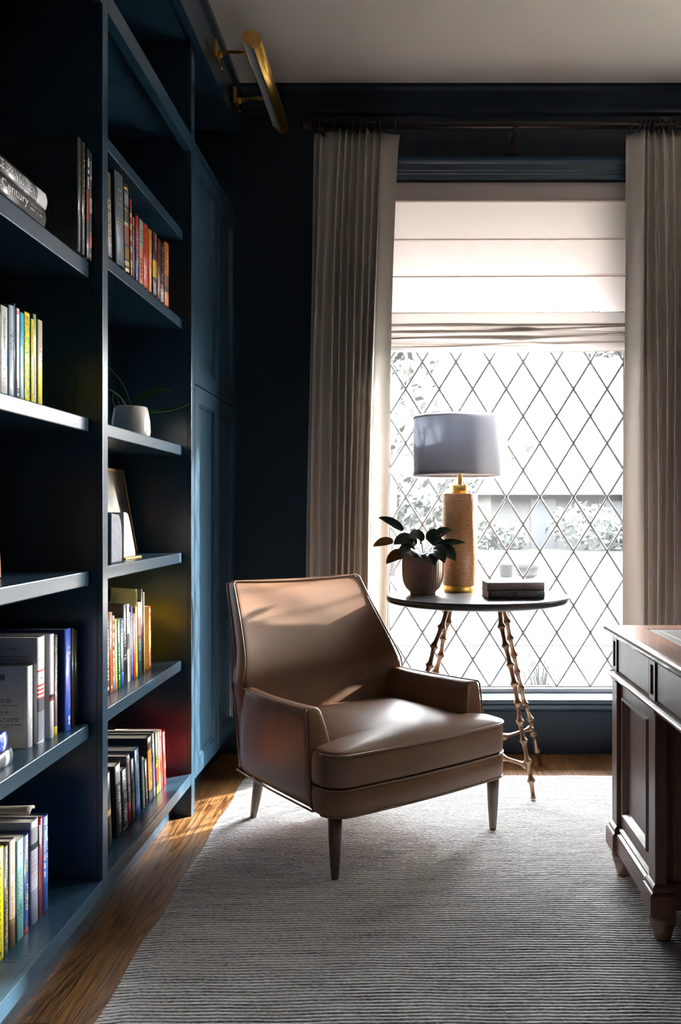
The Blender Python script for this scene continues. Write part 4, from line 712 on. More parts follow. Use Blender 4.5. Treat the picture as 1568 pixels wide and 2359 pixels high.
# ================================================================ ARMCHAIR
LEATHER = mat('brown_leather', (.155, .076, .038), .39, spec=.4, bump=.12, bscale=260, var=.10, vscale=7)
PIPE = mat('leather_piping', (.15, .08, .05), .36)
WALN = mat('dark_walnut', (.055, .028, .018), .35, var=.3, vscale=30, stretch=(6, 6, .6), bump=.1, bscale=60)
CA = math.atan2(.6214, .7835)
ch = thing('armchair', 'brown leather armchair with tapered wooden legs on the grey rug', 'armchair', (.0337 - .3 * .6214, 2.8415 + .3 * .7835, RT - .002), CA)
B0 = -.30                                   # local y = b + B0 (b measured back from the front legs)
DZ = -.006
def LP(l, b, z): return (l, b + B0, z + DZ)
def tee(off=0.0, front=-.055, w=.372, arm_b=.083, wi=.288, back=.555, rc=.075, bow=.012):
    """T-shaped seat outline, counter-clockwise, shrunk by off"""
    w -= off; wi -= off; front += off; back -= off; arm_b2 = arm_b - off; rc = max(.02, rc - off); pts = []
    def arc(cx, cy, r, a0, a1, n):
        for i in range(n + 1): a = R(a0 + (a1 - a0) * i / n); pts.append((cx + r * math.cos(a), cy + r * math.sin(a)))
    arc(-w + rc, front + rc, rc, 180, 270, 7)
    for i in range(1, 8): f = i / 8; pts.append((-w + rc + (2 * w - 2 * rc) * f, front - bow * math.sin(math.pi * f)))
    arc(w - rc, front + rc, rc, 270, 360, 7)
    pts.append((w, (front + rc + arm_b2) / 2)); pts.append((w, arm_b2 - .010)); pts.append((w - .010, arm_b2)); pts.append((wi + .012, arm_b2)); pts.append((wi, arm_b2 + .014))
    for f in (.3, .6, .92): pts.append((wi - .004 * f, arm_b2 + (back - arm_b2) * f))
    pts.append((wi - .03, back)); pts.append((0, back)); pts.append((-wi + .03, back))
    for f in (.92, .6, .3): pts.append((-wi + .004 * f, arm_b2 + (back - arm_b2) * f))
    pts.append((-wi, arm_b2 + .014)); pts.append((-wi - .012, arm_b2)); pts.append((-w + .010, arm_b2)); pts.append((-w, arm_b2 - .010)); pts.append((-w, (front + rc + arm_b2) / 2))
    return pts
def crown(l, b): return max(0, (1 - (l / .40) ** 2)) * max(0, 1 - ((b - .25) / .36) ** 2)
m = MB(); rs = []
for (off, z, cr) in ((.012, .284, 0), (.002, .289, 0), (0, .300, 0), (0, .372, 0), (.001, .384, 0), (.006, .392, .004), (.014, .397, .008)):
    rs.append([LP(l, b, z + cr * crown(l, b)) for (l, b) in tee(off)])
for (k, z, cr) in ((.91, .4015, .012), (.80, .405, .018), (.62, .407, .023), (.42, .408, .026), (.2, .408, .027), (.06, .408, .027)):
    rs.append([LP(l * k, .05 + (b - .05) * k, z + cr * crown(l * k, .05 + (b - .05) * k)) for (l, b) in tee(.014)])
m.loft(rs, True, True, True)
seat = m.build('seat_cushion', LEATHER, ch, subsurf=1)
def piping(pts, r, parent, name='piping', closed=False):
    P = [Vector(p) for p in pts]
    if closed: P = P + [P[0]]
    mm = MB(); mm.tube(P, r, 8, caps=not closed); return mm.build(name, PIPE, parent)
tp = tee(.0005)
piping([LP(l, b, .3875) for (l, b) in tp[:20] + tp[20:24]], .0042, seat)
piping([LP(l, b, .3875) for (l, b) in [tp[-1], tp[0]]], .0042, seat)
m = MB(); rs = []
for (off, z) in ((.014, .200), (.004, .203), (.001, .212), (0, .24), (.001, .279), (.006, .284)): rs.append([LP(l, b, z) for (l, b) in tee(off)])
m.loft(rs, True, True, True); base = m.build('seat_base', LEATHER, ch)
piping([LP(l, b, .2842) for (l, b) in tp[:23]], .0034, base); piping([LP(l, b, .2035) for (l, b) in tee(.003)[:23]], .0036, base)
# arms run flush into the sides
def arm(sg):
    m = MB(); rs = []
    bs = [(.108, 0), (.112, .006), (.122, .010), (.20, .012), (.32, .012), (.44, .010), (.54, .010), (.605, .012)]
    for i, (b, _) in enumerate(bs):
        f = (b - .108) / .50
        wo = .372 - .006 * f - .022 * max(0, f - .45) ** 1.2 * 1.6
        th = .084 - .012 * f; zt = .507 - .004 * math.sin(math.pi * min(1, f * 1.05)) - .010 * f
        if f > .85: zt += .008 * (f - .85) / .15
        e = 0 if i > 0 else .010
        lean = .045 * max(0, 1 - f * 3)             # the front edge slopes forward towards the seat
        def q(l, z): 
            fz = (z - .2) / .31
            return LP(sg * l, b - lean * (1 - fz) + (0 if fz > 0 else 0), z)
        ti = th * .76
        ring = [q(wo - .004 - e, .2025), q(wo - e, .212), q(wo - e, .36), q(wo - .003 - e, zt - .008), q(wo - .010 - e, zt - e * .6), q(wo - ti * .5, zt + .004 - e * .6), q(wo - ti + .006 + e, zt - .001 - e * .6), q(wo - ti + e, zt - .012), q(wo - th * 1.13 + .004 + e, .40), q(wo - th * 1.15 + e, .30), q(wo - th * 1.15 + e, .2025)]
        rs.append(ring)
    m.loft(rs, True, True, True); o = m.build('armrest', LEATHER, ch, subsurf=1)
    # welt along the outer upper edge and down the front
    pp = [(r[4][0] + sg * .003, r[4][1], r[4][2]) for r in rs[1:]]
    piping(pp, .0034, o)
    r0 = rs[1]; piping([(r0[k][0] + sg * .0005, r0[k][1] - .002, r0[k][2]) for k in (1, 2, 3, 4)], .0032, o)
    piping([(r[0][0] + sg * .002, r[0][1], r[0][2]) for r in rs], .0034, o)
arm(1); arm(-1)
# back: flares at the top corners and wraps into the arms
ZB = [.2, .22, .30, .40, .46, .50, .54, .60, .66, .72, .78, .825, .845, .855, .858]
def interp(t_, tab):
    for (a, va), (b, vb) in zip(tab, tab[1:]):
        if t_ <= b: return va + (vb - va) * (t_ - a) / (b - a)
    return tab[-1][1]
W_ = [(.2, .336), (.40, .350), (.50, .356), (.54, .350), (.60, .330), (.70, .309), (.80, .294), (.858, .287)]
FB = [(.2, .52), (.40, .535), (.50, .572), (.60, .622), (.70, .680), (.80, .735), (.858, .765)]
TH = [(.2, .085), (.5, .075), (.7, .066), (.84, .058), (.858, .05)]
m = MB(); rs = []
def brow(z, sh=0.0):
    w = interp(z, W_) - sh; f = interp(z, FB); th = interp(z, TH); c = interp(z, [(.2, .0), (.46, .01), (.56, .05), (.7, .035), (.858, .012)]); ring = []
    ls = [-1, -.97, -.88, -.7, -.45, -.2, 0, .2, .45, .7, .88, .97, 1]
    dip = lambda s: -.010 * (1 - s * s) if z > .80 else 0
    for s in ls: ring.append(LP(w * s, f + sh - c * abs(s) ** 2.5 + .004 * (1 - s * s) - .018 * (1 - s * s) * (1 if .5 < z < .84 else .3), z + dip(s)))
    for s in reversed(ls): ring.append(LP(w * s, f + th - sh - c * .9 * abs(s) ** 2.5, z + dip(s)))
    return ring
for z in ZB[:-2]: rs.append(brow(z))
rs.append(brow(.855, .003)); rs.append(brow(.8605, .012)); rs.append(brow(.862, .022))
m.loft(rs, True, True, True); back = m.build('backrest', LEATHER, ch, subsurf=1)
edge = []
for z in (.50, .54, .58, .62, .66, .72, .78, .83, .852):
    r_ = brow(z); edge.append(r_[0])
edgeR = [brow(z)[12] for z in (.852, .83, .78, .72, .66, .62, .58, .54, .50)]
top = [(p[0], p[1] + .002, p[2] + .0055) for p in brow(.856, .003)[0:13]]
piping(edge + top[1:-1] + edgeR, .0034, back)
rear = [brow(z)[25] for z in (.21, .30, .40, .50, .60, .70, .80, .85)]
piping(rear, .0034, back); piping([brow(z)[13] for z in (.21, .30, .40, .50, .60, .70, .80, .85)], .0034, back)
for (l, b, r0, r1, dx, dyy) in ((-.330, .0, .0225, .0125, 0, 0), (.332, .0, .0225, .0125, 0, 0), (-.268, .575, .021, .0125, 0, .058), (.268, .575, .021, .0125, 0, .058)):
    m = MB(); m.tube([LP(l, b + .0, .206), LP(l, b + dyy * .25, .15), LP(l, b + dyy * .6, .08), LP(l, b + dyy * .97, .012), LP(l, b + dyy, .0065)], [r0, r0 * .93, (r0 + r1) / 2, r1, r1 * .85], 20)
    m.build('leg', WALN, ch)

# ================================================================ ROUND SIDE TABLE
TC = (.278, 3.555); TZ = .782
tb = thing('side_table', 'round dark-topped side table on bronze bamboo-style legs by the window', 'table', (TC[0], TC[1], 0))
TOP = mat('dark_stone_top', (.040, .042, .046), .34, bump=.35, bscale=60, var=.35, vscale=45)
m = MB(); m.lathe([(0, TZ - .031), (.345, TZ - .031), (.352, TZ - .028), (.364, TZ - .026), (.371, TZ - .021), (.371, TZ - .006), (.368, TZ - .001), (.362, TZ), (0, TZ)], 96); m.build('table_top', TOP, tb)
m = MB(); m.lathe([(.20, TZ - .043), (.20, TZ - .0312), (.16, TZ - .0312), (.16, TZ - .043), (.20, TZ - .043)], 48, cap0=False, cap1=False); m.build('mounting_ring', BRONZE, tb)
def bamboo(p0, p1, n, seed, r=.0095, rk=.0185, wob=.006):
    q = random.Random(seed); p0 = Vector(p0); p1 = Vector(p1); L_ = (p1 - p0).length; path = []; rad = []
    offs = [Vector((q.uniform(-wob, wob), q.uniform(-wob, wob), 0)) for _ in range(n + 1)]; offs[0] *= 0; offs[-1] *= 0
    for i in range(n):
        for (f, rr_) in ((0, rk * .82), (.06, rk), (.13, rk * .9), (.20, r * 1.18), (.35, r), (.6, r * .95), (.85, r * 1.05), (.95, rk * .72)):
            k = (i + f) / n; path.append(p0.lerp(p1, k) + offs[i].lerp(offs[i + 1], f)); rad.append(rr_ * (1 - .12 * k))
    path.append(p1); rad.append(r * .9)
    m = MB(); m.tube(path, rad, 12); return m
feet = {'nl': ((-.125, -.09, TZ - .043), (-.375, -.235, .010)), 'fl': ((-.098, .085, TZ - .043), (-.255, .255, .004)), 'nr': ((.085, -.065, TZ - .043), (.202, -.200, .010)), 'fr': ((.108, .085, TZ - .043), (.302, .275, .004))}
for i, (k, (a, b)) in enumerate(feet.items()): bamboo(a, b, 10, 20 + i).build('leg', BRONZE, tb)
def along(k, z): a, b = feet[k]; f = (a[2] - z) / (a[2] - b[2]); return tuple(Vector(a).lerp(Vector(b), f))
bamboo(along('nr', .135), along('fl', .165), 5, 40, .008, .017, .004).build('stretcher', BRONZE, tb)
bamboo(along('fr', .175), along('nl', .120), 5, 41, .008, .017, .004).build('stretcher', BRONZE, tb)

# ================================================================ TABLE LAMP
lx, ly = .2165, 3.70
lp = thing('table_lamp', 'table lamp with tan crocodile-leather column and white drum shade on the round table', 'lamp', (lx, ly, TZ))
def croc():
    m = bpy.data.materials.new('embossed_tan_leather'); m.use_nodes = True; nt = m.node_tree; N = nt.nodes; L = nt.links; p = N['Principled BSDF']; p.inputs['Roughness'].default_value = .33; p.inputs['Coat Weight'].default_value = .2
    t = N.new('ShaderNodeTexCoord'); s = N.new('ShaderNodeSeparateXYZ'); L.new(t.outputs['Object'], s.inputs[0])
    an = N.new('ShaderNodeMath'); an.operation = 'ARCTAN2'; L.new(s.outputs[1], an.inputs[0]); L.new(s.outputs[0], an.inputs[1])
    c = N.new('ShaderNodeCombineXYZ'); a2 = N.new('ShaderNodeMath'); a2.operation = 'MULTIPLY'; a2.inputs[1].default_value = 1.3; L.new(an.outputs[0], a2.inputs[0]); L.new(a2.outputs[0], c.inputs[0])
    z2 = N.new('ShaderNodeMath'); z2.operation = 'MULTIPLY'; z2.inputs[1].default_value = 68; L.new(s.outputs[2], z2.inputs[0]); L.new(z2.outputs[0], c.inputs[1])
    v = N.new('ShaderNodeTexVoronoi'); v.feature = 'DISTANCE_TO_EDGE'; v.inputs['Scale'].default_value = 1.0; v.inputs['Randomness'].default_value = .45; L.new(c.outputs[0], v.inputs['Vector'])
    r = N.new('ShaderNodeValToRGB'); r.color_ramp.elements[0].position = 0; r.color_ramp.elements[0].color = (.32, .14, .045, 1); r.color_ramp.elements[1].position = .06; r.color_ramp.elements[1].color = (.52, .255, .115, 1)
    L.new(v.outputs['Distance'], r.inputs[0]); L.new(r.outputs[0], p.inputs['Base Color'])
    r3 = N.new('ShaderNodeValToRGB'); r3.color_ramp.elements[1].position = .09; L.new(v.outputs['Distance'], r3.inputs[0])
    b = N.new('ShaderNodeBump'); b.inputs['Strength'].default_value = .3; b.inputs['Distance'].default_value = .002; L.new(r3.outputs[0], b.inputs['Height']); L.new(b.outputs[0], p.inputs['Normal']); return m
m = MB(); m.lathe([(0, 0), (.069, 0), (.071, .002), (.071, .026), (.069, .028), (0, .028)], 64); m.build('base_plate', GOLD, lp)
m = MB(); m.lathe([(0, .0282), (.073, .0282), (.0752, .031), (.0752, .412), (.073, .416), (.066, .417), (0, .417)], 64); m.build('column', croc(), lp)
m = MB(); m.lathe([(0, .4172), (.034, .4172), (.0352, .419), (.0352, .451), (.034, .453), (0, .453)], 48); m.build('neck', GOLD, lp)
m = MB(); m.lathe([(.0105, .4532), (.0105, .52), (.015, .522), (.015, .56), (.004, .562), (.004, .742), (.009, .748), (.0, .756)], 24, cap0=False); m.build('stem', GOLD, lp)
SH0, SH1 = .486, .745
OUTER = mat('sheer_organza', (.92, .93, .95), .8, transl=.6, transp=.60)
INNER = mat('grey_linen_shade', (.66, .70, .78), .9, bump=.2, bscale=800, var=.06, vscale=500, transl=.22)
TRIM = mat('shade_trim', (.05, .05, .055), .8)
m = MB(); m.lathe([(.184, SH0 + .012), (.184, SH1 - .008)], 80, cap0=False, cap1=False); m.v = [(x - .012, y, z) for (x, y, z) in m.v]; sh = m.build('lamp_shade', INNER, lp, solid=.001)
m = MB(); m.lathe([(.1856, SH0 + .007), (.1856, SH0 + .019)], 80, cap0=False, cap1=False); m.lathe([(.1856, SH1 - .013), (.1856, SH1 - .004)], 80, cap0=False, cap1=False); m.v = [(x - .012, y, z) for (x, y, z) in m.v]; m.build('trim_band', TRIM, sh, solid=.001)
m = MB(); m.lathe([(.202, SH0), (.202, SH1)], 80, cap0=False, cap1=False); so = m.build('sheer_outer_shade', OUTER, lp)
m = MB()
for z in (SH0, SH1): m.tube([(.202 * math.cos(a), .202 * math.sin(a), z) for a in (2 * math.pi * i / 60 for i in range(61))], .0012, 6, caps=False)
for a in (0, 2.094, 4.189): m.tube([(.004 * math.cos(a), .004 * math.sin(a), SH1 - .01), (.202 * math.cos(a), .202 * math.sin(a), SH1)], .0015, 6)
m.build('shade_ring', mat('white_wire', (.7, .7, .7), .4), so)

# ================================================================ PLANT ON THE TABLE
px, py = .056, 3.578
pl = thing('potted_plant', 'dark-leaved plant in a fluted brown pot on the round table', 'plant', (px, py, TZ))
POT = mat('fluted_brown_clay', (.30, .19, .135), .55, bump=.15, bscale=80, var=.12, vscale=30)
flute = lambda a, z: 1 + (.022 * abs(math.cos(a * 22)) - .011) * (1 if .008 < z < .158 else 0)
m = MB(); m.lathe([(0, 0), (.052, 0), (.053, .004), (.0525, .008), (.056, .014), (.070, .028), (.080, .050), (.0845, .080), (.0855, .120), (.0845, .160), (.0830, .166), (.0795, .167), (.0775, .160), (.078, .14)], 176, rf=flute, cap1=False); m.build('pot', POT, pl)
m = MB(); m.lathe([(.0785, .142), (.05, .148), (.001, .150)], 24); m.build('soil', SOIL, pl)
PLEAF = mat('dark_glossy_leaf', (.020, .032, .020), .5, spec=.22, var=.35, vscale=25, transl=.05)
PLEAF2 = mat('bronze_leaf', (.17, .075, .018), .5, spec=.22, var=.5, vscale=20, transl=.2)
STEM = mat('plant_stem', (.09, .035, .022), .5)
m = MB()
leaves = [  # (base x,y,z), (mid), (tip), half-width, material
 ((0, 0, .16), (-.06, -.02, .255), (-.118, -.04, .205), .026, 0), ((0, 0, .16), (.005, -.03, .26), (-.06, -.09, .235), .026, 0),
 ((0, 0, .15), (-.04, -.07, .21), (-.105, -.11, .165), .026, 0), ((0, 0, .16), (.03, -.03, .26), (.075, -.04, .245), .024, 0),
 ((0, 0, .16), (.06, .0, .27), (.12, .01, .262), .018, 0), ((0, 0, .16), (.07, -.03, .225), (.175, -.03, .212), .014, 0),
 ((.01, 0, .15), (.05, -.08, .22), (.085, -.13, .135), .028, 0), ((.01, -.01, .15), (.09, -.06, .22), (.13, -.07, .14), .026, 0),
 ((0, -.01, .15), (.015, -.10, .19), (.045, -.135, .125), .028, 0), ((0, 0, .15), (-.015, -.09, .19), (-.03, -.11, .155), .024, 0),
 ((-.01, 0, .15), (-.10, -.02, .19), (-.150, -.03, .125), .022, 1), ((-.01, 0, .15), (-.07, .02, .19), (-.125, .02, .135), .02, 0),
 ((-.07, 0, .205), (-.145, -.01, .232), (-.205, -.02, .196), .017, 1), ((-.03, .02, .20), (-.10, .03, .30), (-.185, .05, .315), .016, 0),
 ((.02, .02, .15), (.05, .06, .24), (.09, .08, .2), .024, 0), ((-.02, .03, .15), (-.04, .07, .23), (-.07, .1, .2), .024, 0), ((.0, .01, .17), (-.012, -.01, .255), (-.02, -.012, .27), .011, 1)]
for (a, b, c, w, k) in leaves:
    A, B_, C_ = Vector(a), Vector(b), Vector(c); P = bez(A, B_, C_, 15)
    pet = P[:6]; mm = MB(); mm.tube(pet, .0016, 6); st = mm.build('leaf_stalk', STEM, pl)
    side_leaf = abs(c[0]) > .055
    dr_ = Vector((0, -.85, .55)) if side_leaf else Vector((.25 if c[0] < 0 else -.25, 0, 1))
    strap(P[5:], w * (1.25 if side_leaf else 1.6), wprof=lambda f: max(.02, math.sin(math.pi * min(1, (.06 + .94 * f)) ** .8) ** .75), dr=dr_).build('leaf', (PLEAF, PLEAF2)[k], pl, subsurf=1, solid=.0010)

# ---- two books on the table, colours lifted to imitate lens glare
lying_book('dark slate hardback with pale capitals on its spine, lying under another on the round table', (.3065, 3.360, TZ), R(6), .222, .0325, .148,
    [(.05, (.22, .05, .05)), (.46, (.085, .08, .09)), (.72, (.11, .105, .125)), (1, (.08, .11, .14))], (.035, .035, .045), [('OLYMPUS, TEXAS', .06, .42, .30, .76, (.55, .55, .57)), ('STACEY SWANN', .52, .84, .30, .76, (.55, .55, .57))], 'books stacked on the round table')
lying_book('pale grey hardback lying on top of the dark slate one on the round table', (.302, 3.372, TZ + .0328), R(4), .226, .031, .145,
    [(.28, (.50, .46, .465)), (.60, (.42, .39, .40)), (1, (.34, .32, .37))], (.62, .60, .60), [], 'books stacked on the round table')
# ================================================================ DRAPES, ROD, SHADE
YR = 3.880; ZR = 2.848
rod = thing('curtain_rod', 'dark bronze curtain rod with bracket above the window', 'curtain rod', (.4, YR, ZR))
m = MB(); m.tube([(-.835, 0, 0), (1.02, 0, 0)], .0155, 20); m.build('pole', ROD, rod)
m = MB(); m.lathe([(0, 0), (.018, 0), (.022, .004), (.022, .012), (.017, .018), (.024, .028), (.024, .040), (.012, .050), (0, .052)], 24)
m.v = [(-.835 - z, x, y) for (x, y, z) in m.v]; m.build('finial', ROD, rod)
for bx_ in (.075, -.79):
    m = MB(); m.box(bx_ - .012, bx_ + .012, -.020, .1335, -.036, -.016); m.box(bx_ - .02, bx_ + .02, .122, .1335, -.075, .02); m.tube([(bx_, 0, -.0165 - .004), (bx_, .0, -.017)], .018, 12); m.build('bracket', ROD, rod, bevel=.003)
ZTOP = 2.832
def drape(label, xt0, xt1, xb0, xb1, segs, ringsx, free_right):
    """segs: list of (fraction start, fraction end, folds, amplitude)"""
    t = thing('curtain', label, 'curtain', ((xt0 + xt1) / 2, YR, 0))
    nx, nz = 260, 44; x_c = (xt0 + xt1) / 2
    def prof(u):
        for (a, b, n, amp) in segs:
            if a <= u <= b:
                k = (u - a) / (b - a); return amp, math.pi * 2 * n * k
        return .0, 0
    q = random.Random(int(abs(xt0) * 1000)); jit = [q.uniform(-1, 1) for _ in range(24)]
    def fn(u, v):
        z = ZTOP - (ZTOP - .012) * v
        amp, ph = prof(u); vv = min(1, v * 3)
        f_ = v ** .65
        x = (xt0 + (xt1 - xt0) * u) * (1 - f_) + (xb0 + (xb1 - xb0) * u) * f_
        pin = .45 + .55 * vv                       # pinched at the heading
        y = .030 + amp * pin * (1 - math.cos(ph)) * -.5 * 2 + .006 * math.sin(u * 17 + v * 5)
        x += amp * .30 * math.sin(ph * 1.0 + .5) * pin + .004 * math.sin(v * 7 + u * 9)
        # heading: small scallop between pleats
        if v < .02: z -= .010 * (0.5 - .5 * math.cos(ph + math.pi)) if amp > .02 else .004
        return (x - x_c, y, z)
    m = MB(); m.grid(nx, nz, fn); o = m.build('drape', CLOTH, t, solid=.003, fix=False)
    for x in ringsx:
        m = MB(); a_ = [2 * math.pi * i / 20 for i in range(21)]
        m.tube([(x - x_c + .003 * math.cos(a), .023 * math.sin(a), ZR + .0235 * math.cos(a)) for a in a_], .0026, 8, caps=False)
        m.tube([(x - x_c, .0, ZR - .023), (x - x_c, .008, ZR - .034)], .0018, 6); m.build('ring', ROD, t)
    return t
drape('left beige linen drape, beside the dark navy wall', -.428, -.045, -.474, -.122, [(0, .09, .5, .030), (.09, .27, 1, .012), (.27, .80, 6.5, .029), (.80, 1.0, .5, -.030)],
      [-.42, -.40, -.33, -.30, -.275, -.25, -.215, -.19, -.15, -.13, -.06], True)
drape('right beige linen drape, cut by the right photo edge', .975, 1.27, .955, 1.29, [(0, .26, .5, .030), (.26, .94, 5.5, .032), (.94, 1, .5, .02)],
      [.99, 1.028, 1.05, 1.07, 1.09, 1.11, 1.13, 1.16, 1.19, 1.22, 1.25], False)

rs_ = thing('roman_shade', 'pale linen roman shade half lowered over the leaded window', 'window shade', (.465, 4.06, 2.64))
VAL = mat('shade_valance', (.62, .55, .51), .9, bump=.2, bscale=900)
xl, xr = -.575, .572
m = MB(); m.box(xl + .012, xr, -.034, .010, -.073, .010); m.build('valance', VAL, rs_, bevel=.002)
m = MB(); m.box(xl + .012, xr, -.037, -.0345, -.079, -.073); m.build('valance_trim', SHADEF, rs_)
def panel(u, v):
    z = -.074 - (.586 - .074) * v; zz = z + 2.64; y = 0.0
    for zs in (2.399, 2.226):
        d_ = zz - zs
        if -.012 < d_ < .003: y = -.010 * (1 - abs(d_ + .0045) / .0075) if abs(d_ + .0045) < .0075 else y
    x = xl + (xr - xl) * u
    return (x + .0 * v, y - .002 * math.sin(u * 6 + v * 4), z + .006 * (u - .5) * v * 2)
m = MB(); m.grid(50, 140, panel); m.build('shade_panel', SHADEF, rs_, fix=False)
m = MB()
for zs in (2.399, 2.226): m.grid(30, 3, lambda u, v: (xl + (xr - xl) * u, -.004 - .006 * v, zs - 2.64 - .002 - .008 * v + .006 * (u - .5) * (2.64 - zs) / .26 * .5))
m.build('seam_tuck', SHADEF, rs_, fix=False)
fold = [(0, 0), (-.012, -.002), (-.016, -.030), (-.014, -.066), (-.002, -.060), (-.004, -.052), (-.022, -.066), (-.030, -.080), (-.024, -.092), (-.004, -.084), (-.026, -.094), (-.035, -.106), (-.028, -.118), (-.004, -.108), (-.030, -.118), (-.038, -.132), (-.030, -.148), (-.006, -.136), (-.028, -.150), (-.036, -.166), (-.028, -.180), (-.012, -.187)]
def folds(u, v):
    k = v * (len(fold) - 1); i = min(int(k), len(fold) - 2); f = k - i
    y = fold[i][0] * (1 - f) + fold[i + 1][0] * f; z = fold[i][1] * (1 - f) + fold[i + 1][1] * f
    sag = math.sin(math.pi * min(1, max(0, (u - .08) / .84)))
    w_ = .008 * math.sin(u * 5 + i * 1.3) * (v > .25) * (v < .97) + .012 * (math.exp(-((u - .56) / .09) ** 2)) * (v > .3) * (v < .9) * math.sin(i * .9)
    return (xl - .006 * v + (xr - xl) * u, y, z - .586 + 0.004 * (u - .5) + w_ - .004 * sag * v)
m = MB(); m.grid(90, 85, folds); m.build('gathered_folds', mat('gathered_linen', (.62, .55, .51), .9, bump=.2, bscale=700, transl=.2), rs_, fix=False)

# ================================================================ PICTURE LIGHT
Yn, Yf = 3.20, 3.86
ax = lambda Y: (-.363 / 2000 * 1 * 1000 * Y / 1000 * 1000) 
pxl = -.363 * 3.25 / 2.0; pzl = 1.12 + 1.087 * 3.25 / 2.0
lt = thing('picture_light', 'long brass picture light on two arms above the tall cabinet', 'wall light', (-.765, 3.6, 2.93))
def Q(x, y, z): return (x + .765, y - 3.6, z - 2.93)
rad = .0365; a0, a1 = R(-77.5), R(174)
arcp = [(rad * math.cos(a0 + (a1 - a0) * i / 36), rad * math.sin(a0 + (a1 - a0) * i / 36)) for i in range(37)]
y0, y1 = 3.25, 3.985
m = MB(); inner = [(x * .95, z * .95) for (x, z) in reversed(arcp)]
m.loft([[Q(pxl + x, y, pzl + z) for (x, z) in arcp + inner] for y in (y0, y1)], smooth=True); m.build('shade_tube', GOLD, lt)
for (ya_, yb_) in ((y0 - .002, y0), (y1, y1 + .002)):
    m = MB(); m.loft([[Q(pxl + x, y, pzl + z) for (x, z) in arcp] for y in (ya_, yb_)], smooth=False); m.build('end_cap', BRASS, lt)
m = MB(); A_ = arcp[0]; B_ = arcp[-1]
mid = [(A_[0] * (1 - k) + B_[0] * k + .006 * math.sin(math.pi * k), A_[1] * (1 - k) + B_[1] * k + .006 * math.sin(math.pi * k)) for k in (.06, .3, .5, .7, .94)]
m.loft([[Q(pxl + x, y, pzl + z) for (x, z) in mid + [(mid[2][0] + .01, mid[2][1] + .01)]] for y in (y0 + .002, y1 - .002)], smooth=False); m.build('reflector', mat('aluminium_reflector', (.82, .85, .87), .5, metal=0), lt)
m = MB(); m.box(*[v for pr in ((0, .012), (-.215, .215), (-.030, .034)) for v in pr]); 
for yp in (3.42, 3.806):
    m = MB(); m.box(.0, .014, yp - 3.6 - .035, yp - 3.6 + .035, -.030, .040); m.build('back_plate', BRASS, lt, bevel=.003)
for (yp, yt) in ((3.42, 3.345), (3.806, 3.72)):
    m = MB(); m.tube([Q(-.752, yp, 2.925), Q(-.735, yp, 2.925), Q(-.70, yp - .02, 2.922), Q(pxl - rad * .9, yt, pzl + .006)], [.011, .0095, .0062, .0068], 12)
    m.lathe([(0, -.012), (.008, -.010), (.0115, 0), (.008, .010), (0, .012)], 14)
    n_ = 14 * 5
    for i in range(len(m.v) - n_, len(m.v)): vx, vy, vz = m.v[i]; q_ = Q(-.742, yp, 2.922); m.v[i] = (q_[0] + vx, q_[1] + vy, q_[2] + vz)
    m.build('arm', BRASS, lt)
for yp in (3.46, 3.83):
    m = MB(); m.lathe([(0, -.006), (.0055, -.004), (.0055, .002), (0, .005)], 12, (.017, yp - 3.6)); m.v = [(x, y, z - .041) for (x, y, z) in m.v]; m.build('thumb_screw', BRASS, lt)

# ================================================================ DESK
MAHO = mat('mahogany', (.105, .040, .026), .36, bump=.10, bscale=40, var=.28, vscale=14, stretch=(9, 9, .7), coat=.04)
MAHT = mat('mahogany_edge', (.11, .055, .038), .26, bump=.10, bscale=40, var=.28, vscale=14, stretch=(9, .7, 9), coat=.3)
HIDE = mat('desk_leather', (.018, .018, .022), .35, bump=.3, bscale=300)
dk = thing('pedestal_desk', 'dark mahogany pedestal desk with moulded edge and leather top, at the right edge', 'desk', (1.0, 1.8, 0))
def D(mb, n, mats=MAHO, parent=None, **k):
    mb.v = [(x - 1.0, y - 1.8, z) for (x, y, z) in mb.v]; return mb.build(n, mats, parent or dk, **k)
DXL, DXR, DYN, DYF = .632, 1.36, .62, 2.705
def rectring(o, z): return [(DXL - o, DYN - o, z), (DXR + o, DYN - o, z), (DXR + o, DYF + o, z), (DXL - o, DYF + o, z)]
m = MB(); m.loft([rectring(o, z) for (o, z) in ((-.004, .735), (.006, .737), (.012, .742), (.019, .745), (.0215, .750), (.0225, .757), (.020, .763), (.014, .7655), (.004, .7665), (-.085, .7665), (-.089, .7645), (-.30, .7645))], smooth=False); D(m, 'desk_top', MAHT)
m = MB(); m.box(DXL + .0895, DXR - .0895, DYN + .0895, DYF - .0895, .7646, .7658); hide = D(m, 'leather_inset', HIDE)
GLD = mat('gold_tooling', (.55, .50, .42), .4, metal=.5); m = MB()
y = DYN + .115
while y < DYF - .115: m.box(DXL + .116, DXL + .119, y, y + .006, .7658, .7661); y += .011
x = DXL + .116
while x < DXR - .115: m.box(x, x + .006, DYF - .119, DYF - .116, .7658, .7661); x += .011
mm = MB(); mm.add(m.v, m.f); o = mm; o.v = [(a - 1.0, b - 1.8, c) for (a, b, c) in o.v]; o.build('tooling_line', GLD, hide)
